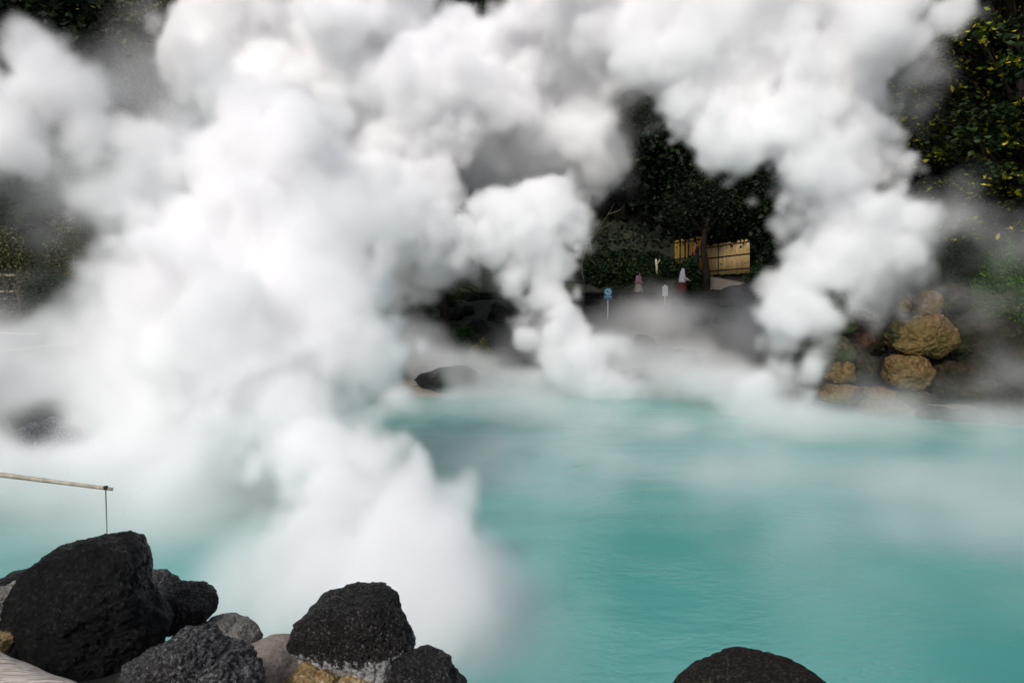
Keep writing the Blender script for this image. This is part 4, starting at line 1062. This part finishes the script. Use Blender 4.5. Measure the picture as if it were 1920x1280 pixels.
    # clean fade to the edges of the grid, so that no face of it shows
    for k in range(3):
        t = np.arange(n[k]) * vox
        f = np.clip(np.minimum(t, t[::-1]) / (4 * vox), 0, 1)
        if k == 2 and lo[2] <= floor + 1e-6: f = np.clip(t[::-1] / (4 * vox), 0, 1)
        sh = [1, 1, 1]; sh[k] = n[k]; D *= f.reshape(sh).astype(np.float32)
    D[D < 0.004] = 0
    base = Vector((float(lo[0] + hi[0]) / 2, float(lo[1] + hi[1]) / 2, float(lo[2])))
    me = bpy.data.meshes.new(name); N = n[0] * n[1] * n[2]
    me.vertices.add(N)
    at_ = me.attributes.new('dens', 'FLOAT', 'POINT'); at_.data.foreach_set('value', D.transpose(2, 1, 0).ravel())
    o = bpy.data.objects.new(name, me); COL.objects.link(o); o.location = base
    m = mat or M['steam']; me.materials.append(m)
    ng = bpy.data.node_groups.new(name, 'GeometryNodeTree')
    ng.interface.new_socket('Geometry', in_out='INPUT', socket_type='NodeSocketGeometry')
    ng.interface.new_socket('Geometry', in_out='OUTPUT', socket_type='NodeSocketGeometry')
    N_ = ng.nodes; L_ = ng.links
    gi = N_.new('NodeGroupInput'); go = N_.new('NodeGroupOutput')
    vc = N_.new('GeometryNodeVolumeCube'); si = N_.new('GeometryNodeSampleIndex'); si.data_type = 'FLOAT'; si.domain = 'POINT'
    na = N_.new('GeometryNodeInputNamedAttribute'); na.data_type = 'FLOAT'; na.inputs['Name'].default_value = 'dens'
    po = N_.new('GeometryNodeInputPosition'); sm = N_.new('GeometryNodeSetMaterial'); sm.inputs['Material'].default_value = m
    lmin = Vector(lo.tolist()) - base; lmax = Vector(hi.tolist()) - base
    vc.inputs['Min'].default_value = lmin; vc.inputs['Max'].default_value = lmax
    vc.inputs['Resolution X'].default_value = n[0]; vc.inputs['Resolution Y'].default_value = n[1]; vc.inputs['Resolution Z'].default_value = n[2]
    def vm(op, a, b):
        q = N_.new('ShaderNodeVectorMath'); q.operation = op
        L_.new(a, q.inputs[0]); 
        if b is not None: q.inputs[1].default_value = b
        return q.outputs['Vector'] if op != 'DOT_PRODUCT' else q.outputs['Value']
    v = vm('SUBTRACT', po.outputs[0], lmin); v = vm('MULTIPLY', v, (1 / vox,) * 3); v = vm('ADD', v, (0.5,) * 3); v = vm('FLOOR', v, None)
    sx = N_.new('ShaderNodeSeparateXYZ'); L_.new(v, sx.inputs[0])
    def im(op, a, b):
        q = N_.new('FunctionNodeIntegerMath'); q.operation = op
        L_.new(a, q.inputs[0])
        if isinstance(b, int): q.inputs[1].default_value = b
        else: L_.new(b, q.inputs[1])
        return q.outputs[0]
    idx = im('ADD', im('MULTIPLY', sx.outputs[2], n[0] * n[1]), im('ADD', im('MULTIPLY', sx.outputs[1], n[0]), sx.outputs[0]))
    L_.new(gi.outputs[0], si.inputs['Geometry']); L_.new(na.outputs[0], si.inputs['Value']); L_.new(idx, si.inputs['Index'])
    L_.new(si.outputs[0], vc.inputs['Density']); L_.new(vc.outputs[0], sm.inputs['Geometry']); L_.new(sm.outputs[0], go.inputs[0])
    md = o.modifiers.new('density', 'NODES'); md.node_group = ng
    tag(o, label, 'steam', group, 'stuff')
    print('steam', name, n, round(N / 1e6, 2), 'M voxels, max', float(D.max()))
    return o

M['steam'] = steam_mat('white_steam')
def chain(pts, step=0.38, seed=0):
    """a continuous tapering column: closely spaced, slightly wandering puffs along a line of (px, py, Y, r_px[, density, softness])"""
    rg = random.Random(seed); out = []
    for a, b in zip(pts[:-1], pts[1:]):
        a = tuple(a) + (1.0, 1.3)[len(a) - 4:]; b = tuple(b) + (1.0, 1.3)[len(b) - 4:]
        L = math.hypot(a[0] - b[0], a[1] - b[1]); k = max(1, int(L / (step * (a[3] + b[3]) / 2)))
        for i in range(k):
            t = i / k; q = [a[j] + (b[j] - a[j]) * t for j in range(6)]; r = q[3]
            out.append((q[0] + rg.uniform(-0.16, 0.16) * r, q[1] + rg.uniform(-0.1, 0.1) * r, q[2] + rg.uniform(-0.2, 0.2) * r * q[2] / FPX, r * rg.uniform(0.85, 1.12), q[4], q[5]))
    return out

# ---- plumes
SG = 'steam of the boiling spring'
SP = 'steam_plume'
def low(px, py, rx, dy, dens, hm=0.5, z=0.3):
    """a patch of mist lying on the water: centre pixel, half width and half depth in photo pixels, density"""
    k = (CAMZ - z) * FPX; Y = k / (py - 560.0)
    Yn = k / (py + dy - 560.0); Yf = k / max(60.0, py - dy - 560.0)
    return (px, py, Y, rx, hm * FPX / Y, max(0.4, (Yf - Yn) / 2), dens)

steam(SP, 'nearest and largest white steam column, rising from the water behind the round rock', SG, 0.06, [
    (540, 330, 12.3, 150), (620, 360, 12.3, 120), (430, 370, 12.2, 110), (500, 270, 12.5, 90), (590, 270, 12.5, 80), (380, 470, 12.0, 150), (540, 480, 11.8, 185), (650, 450, 11.8, 125), (320, 570, 12.0, 165, 0.8, 2), (270, 660, 12.2, 150, 0.5, 3),
    (480, 650, 11.0, 210), (640, 600, 11, 150), (700, 660, 10.7, 110), (785, 632, 10.8, 58), (705, 560, 11.2, 80), (730, 730, 10.4, 90, 0.8, 2), (400, 770, 11.0, 150, 0.5, 3), (560, 780, 10.2, 150, 0.8, 2),
    (705, 860, 9.0, 100), (620, 850, 9.0, 92), (550, 880, 9.0, 105), (480, 880, 9.0, 64), (775, 870, 9.0, 48), (640, 950, 8.6, 140), (540, 990, 8.2, 90), (750, 985, 8.2, 110), (845, 960, 8.3, 70, 0.8, 1.6),
    (600, 1060, 7.5, 130), (720, 1070, 7.5, 130), (820, 1060, 7.5, 95), (875, 1100, 7.2, 60, 1, 1.4), (700, 1150, 6.8, 140, 1, 1.8), (560, 1120, 7.0, 95, 0.7, 2.2), (820, 1160, 6.7, 95, 0.9, 1.8), (790, 1230, 6.2, 110), (640, 1230, 6.2, 130), (700, 1290, 5.9, 120), (880, 1170, 6.6, 48, 0.8, 1.5), (560, 1000, 8, 100), (850, 1020, 8, 70), (540, 1200, 6.4, 80, 0.6, 2)],
    [(300, 780, 11.5, 260, 190, 1.6, 3.0), (540, 1090, 7.6, 120, 140, 0.9, 1.6), (870, 1160, 6.8, 90, 130, 0.8, 1.6), (380, 900, 9.8, 190, 130, 1.4, 1.6), (700, 1150, 7.2, 260, 160, 1.2, 0.9)], seed=4, soft=0.5, dens=4.6, er=0.23, erode_size=0.8, noise_oct=5, holes=[(94, 812, Yh, 80, 54, 0.8, 0.95) for Yh in (9.0, 9.7, 10.4, 11.1, 11.8, 12.5, 13.2, 13.9)] + [ (70, 885, 10.5, 70, 22, 3, 0.6)])

steam(SP, 'mushroom shaped steam puff rising from the middle of the far shore', SG, 0.085, chain([(1160, 735, 23.9, 74, 0.5, 2), (1105, 700, 24.2, 74, 0.8, 1.8), (1072, 650, 24.6, 68), (1045, 590, 24.9, 68), (1028, 530, 25, 76), (1005, 460, 25, 84), (1005, 430, 25, 84)], seed=2) + [
    (1030, 390, 25, 68), (985, 378, 25, 62), (1078, 410, 25, 44), (940, 388, 25, 62), (895, 400, 25, 50), (870, 405, 25, 34), (1000, 440, 25, 84), (930, 450, 25, 72), (1055, 450, 25, 54), (1015, 500, 25, 74), (985, 520, 25, 52, 0.7, 2),
    (880, 425, 25, 56, 0.8, 1.5), (820, 415, 25, 62, 0.7, 2), (760, 400, 25, 90, 0.7, 2)],
    [(1190, 700, 23.8, 190, 70, 1.4, 1.3), (1110, 665, 24.6, 80, 60, 1.0, 0.9), (960, 530, 25.2, 40, 50, 1.0, 0.4), (1030, 600, 25, 60, 130, 1.3, 0.5)], seed=12, soft=0.6, dens=3.4, er=0.25, noise_oct=5, warp=0.07, lobes=(14, 8))

steam(SP, 'tall white steam column in front of the boulder stacks at the right', SG, 0.085, chain([(1400, 764, 20.4, 64, 0.8, 2.0), (1450, 725, 20.6, 62, 1.0, 1.6), (1478, 670, 20.9, 58, 1.1, 1.3), (1496, 600, 21, 70), (1518, 535, 21.2, 92), (1560, 460, 21.4, 104), (1560, 370, 21.6, 100)], seed=1) + [
    (1640, 430, 21.4, 110), (1590, 510, 21.4, 85, 0.8, 1.5), (1640, 500, 21.6, 100, 0.7, 2), (1560, 370, 21.6, 96),
    (1590, 340, 21.6, 92), (1540, 300, 21.6, 92), (1480, 290, 21.6, 70), (1585, 250, 21.6, 100), (1500, 230, 21.6, 125), (1420, 230, 21.6, 110), (1350, 230, 21.6, 88), (1328, 290, 21.6, 42), (1390, 285, 21.6, 50), (1330, 190, 21.6, 84), (1480, 130, 21.7, 145),
    (1575, 140, 21.7, 122), (1655, 85, 21.7, 76), (1600, 50, 21.7, 125), (1450, 30, 21.8, 150), (1330, 80, 21.8, 125), (1720, 75, 21.7, 62), (1770, 50, 21.7, 52), (1805, 15, 21.7, 38), (1740, 100, 21.7, 40, 0.6, 2), (1690, 40, 21.7, 50),
    (1300, 10, 22, 110), (1600, -60, 22, 110), (1450, -90, 22, 140), (1700, 420, 21.8, 60, 0.5, 2), (1250, 50, 22, 90)],
    [(1670, 430, 22, 95, 70, 1.4, 2.0), (1750, 400, 22, 90, 60, 1.0, 0.4), (1640, 530, 21.6, 100, 50, 1.0, 1.0), (1530, 640, 22.0, 40, 90, 0.5, 1.2), (1650, 640, 22.6, 26, 80, 0.5, 3.5), (1650, 720, 20.4, 50, 40, 0.6, 1.0), (1400, 720, 21.6, 110, 36, 0.9, 2.6), (1540, 700, 20.6, 40, 60, 0.5, 1.2), (1720, 170, 21.7, 60, 70, 0.8, 1.2)], seed=21, soft=0.6, dens=3.0, er=0.3, noise_oct=5, warp=0.08, holes=[(1578, 655, 21.4, 62, 62, 2.5, 0.9), (1720, 610, 21.4, 60, 60, 2.5, 0.8), (1600, 690, 21.2, 60, 50, 2.5, 0.7)], lobes=(13, 7))

steam(SP, 'broad high bank of steam spreading across the top of the view', SG, 0.14, [
    (470, 40, 29.0, 170), (620, 60, 29.0, 170), (740, 40, 29.0, 110), (690, 170, 29.0, 150), (540, 180, 28.5, 160), (780, 190, 29.0, 120), (840, 110, 29.0, 95), (870, 200, 29.0, 95), (930, 120, 29.5, 100), (760, 300, 29.0, 130), (690, 400, 28.5, 130), (810, 320, 29.0, 75), (890, 270, 29.5, 70),
    (905, 205, 28.5, 105), (850, 260, 28.5, 78), (970, 190, 28.5, 95), (1000, 110, 30, 110), (1080, 90, 30.0, 120), (1180, 60, 30.0, 140), (1290, 60, 30.0, 110), (1010, 210, 30.5, 90), (1060, 270, 30.5, 76), (1110, 285, 30.5, 60), (960, 280, 30.5, 60), (1000, 250, 30.5, 66), (1110, 150, 30.5, 100), (1080, 220, 30.5, 90), (950, 250, 30.5, 90), (1020, 180, 31, 110), (880, 300, 31, 60, 0.7, 2),
    (560, -70, 29.0, 160), (1100, -60, 30.0, 150), (780, 430, 28.8, 90), (740, 500, 28.6, 90), (700, -60, 29.0, 100), (380, 130, 28.5, 90, 0.6, 2)],
    [(1170, 130, 30.5, 50, 40, 1.6, 0.6), (880, 320, 30.0, 130, 60, 1.5, 0.8), (900, 0, 30.0, 120, 40, 1, 0.5), (360, 120, 28.5, 130, 110, 2, 0.8), (920, 250, 31, 260, 120, 2, 1.6), (1010, 200, 31, 130, 110, 2, 1.2)], holes=[(1212, 250, Yh, 62, 100, 1.6, 0.93) for Yh in (26.5, 28.5, 30.5, 32.5)], seed=33, soft=0.8, dens=3.2, er=0.42, warp=0.3, noise_oct=5, lobes=(11, 6), erode_size=2.0)

steam(SP, 'loose grey steam drifting over the bank at the left side', SG, 0.10, [
    (20, 230, 16.5, 80, 0.7, 2), (60, 260, 16.5, 110), (160, 250, 16.5, 125), (280, 270, 16.5, 150), (180, 340, 16.3, 90), (350, 190, 17, 120, 0.7, 2), (90, 130, 16.8, 60, 0.5, 2), (40, 95, 16.8, 50, 0.7), (170, 150, 16.8, 66, 0.6, 2), (-60, 250, 16.5, 110), (-60, 100, 16.8, 70, 0.5, 2),
    (260, 400, 15.4, 130, 0.6, 2), (220, 560, 14.6, 110, 0.5, 3), (150, 650, 14.2, 100, 0.5, 3), (20, 700, 13.6, 100, 0.5, 3), (230, 740, 12.8, 110, 0.5, 3)],
    [(150, 430, 15.0, 110, 80, 1.3, 0.6), (110, 570, 14.6, 160, 60, 1.4, 0.9), (60, 690, 13.6, 240, 90, 1.3, 3.4), (280, 800, 12.4, 170, 150, 1.6, 3.2), (-10, 870, 11.0, 120, 70, 1, 2.2), (180, 940, 9.6, 300, 80, 1.2, 2.0), (60, 620, 15.5, 240, 60, 1.2, 1.2), (230, 160, 17, 190, 80, 1.3, 0.6), (230, 300, 16.5, 180, 110, 1.5, 1.0), (10, 800, 12.8, 50, 60, 0.8, 1.2), (170, 860, 11.6, 110, 60, 1.0, 1.0)], seed=44, soft=0.6, dens=2.2, er=0.28, warp=0.22, lobes=(11, 6), erode_size=1.3, wn=1.0, holes=[(94, 812, Yh, 80, 54, 0.8, 0.95) for Yh in (9.6, 10.4, 11.2, 12, 12.8, 13.6, 14.4)] + [ (20, 450, 15.5, 60, 80, 4, 0.8), (10, 560, 15, 60, 45, 4, 0.6), (95, 520, 15.5, 40, 40, 4, 0.4), (80, 890, 11, 60, 25, 2, 0.5)])

steam('drifting_steam', 'thin torn steam drifting over the far bank below the walkway', SG, 0.12, [],
    [(1240, 592, 33, 100, 22, 1.8, 0.14), (1230, 620, 31, 140, 44, 1.8, 0.5), (1340, 600, 31, 120, 60, 1.8, 0.55), (1440, 540, 35, 40, 60, 1.5, 0.12), (1260, 670, 27, 190, 60, 1.6, 0.9), (990, 640, 29, 70, 50, 1.6, 0.25),
     (960, 735, 24.6, 240, 36, 1.2, 1.6), (800, 725, 24.6, 130, 70, 1.2, 2.6), (750, 670, 26, 70, 70, 1.2, 2.2), (1320, 725, 24.6, 160, 36, 1.0, 1.1), (1420, 650, 28, 60, 70, 1.4, 0.6), (960, 500, 30, 50, 60, 1.4, 0.6)], seed=55, wsize=1.5, wn=1.7)
steam('drifting_steam', 'thin torn steam drifting round the boulder stacks and right bank', SG, 0.10, [],
    [(1850, 440, 20.5, 130, 60, 1.2, 0.4), (1850, 560, 19.8, 80, 70, 1.0, 0.4), (1700, 725, 19.2, 170, 36, 0.8, 0.45), (1640, 640, 19.8, 90, 70, 0.7, 0.3), (1840, 785, 18.6, 120, 30, 0.9, 1.2), (1620, 790, 19.0, 150, 20, 0.6, 0.8), (1890, 700, 19.0, 60, 60, 0.8, 0.4), (1790, 360, 21, 80, 50, 1, 0.35), (1430, 755, 21, 110, 26, 0.8, 0.8)], seed=66, wsize=1.1, wn=1.7)
# mist lying on the pond
steam('pond_mist', 'low thin mist lying in patches on the turquoise water', SG, 0.14, [],
    [low(1150, 772, 380, 30, 1.2, 0.6), low(1600, 795, 380, 30, 0.7, 0.6), low(1750, 900, 330, 60, 0.42), low(1450, 900, 260, 60, 0.7), low(940, 850, 230, 70, 0.8), low(1120, 1150, 300, 120, 0.45), low(960, 765, 200, 24, 0.6, 0.5), low(1700, 1060, 340, 120, 0.6), low(1400, 1080, 200, 110, 0.4), low(1550, 1220, 420, 90, 0.3, 0.35, 0.2),
     low(300, 980, 300, 90, 0.9), low(350, 1100, 200, 70, 0.5), low(1050, 1200, 150, 90, 0.25), low(1880, 960, 200, 100, 0.3)], seed=77, wsize=1.5, wn=1.25)
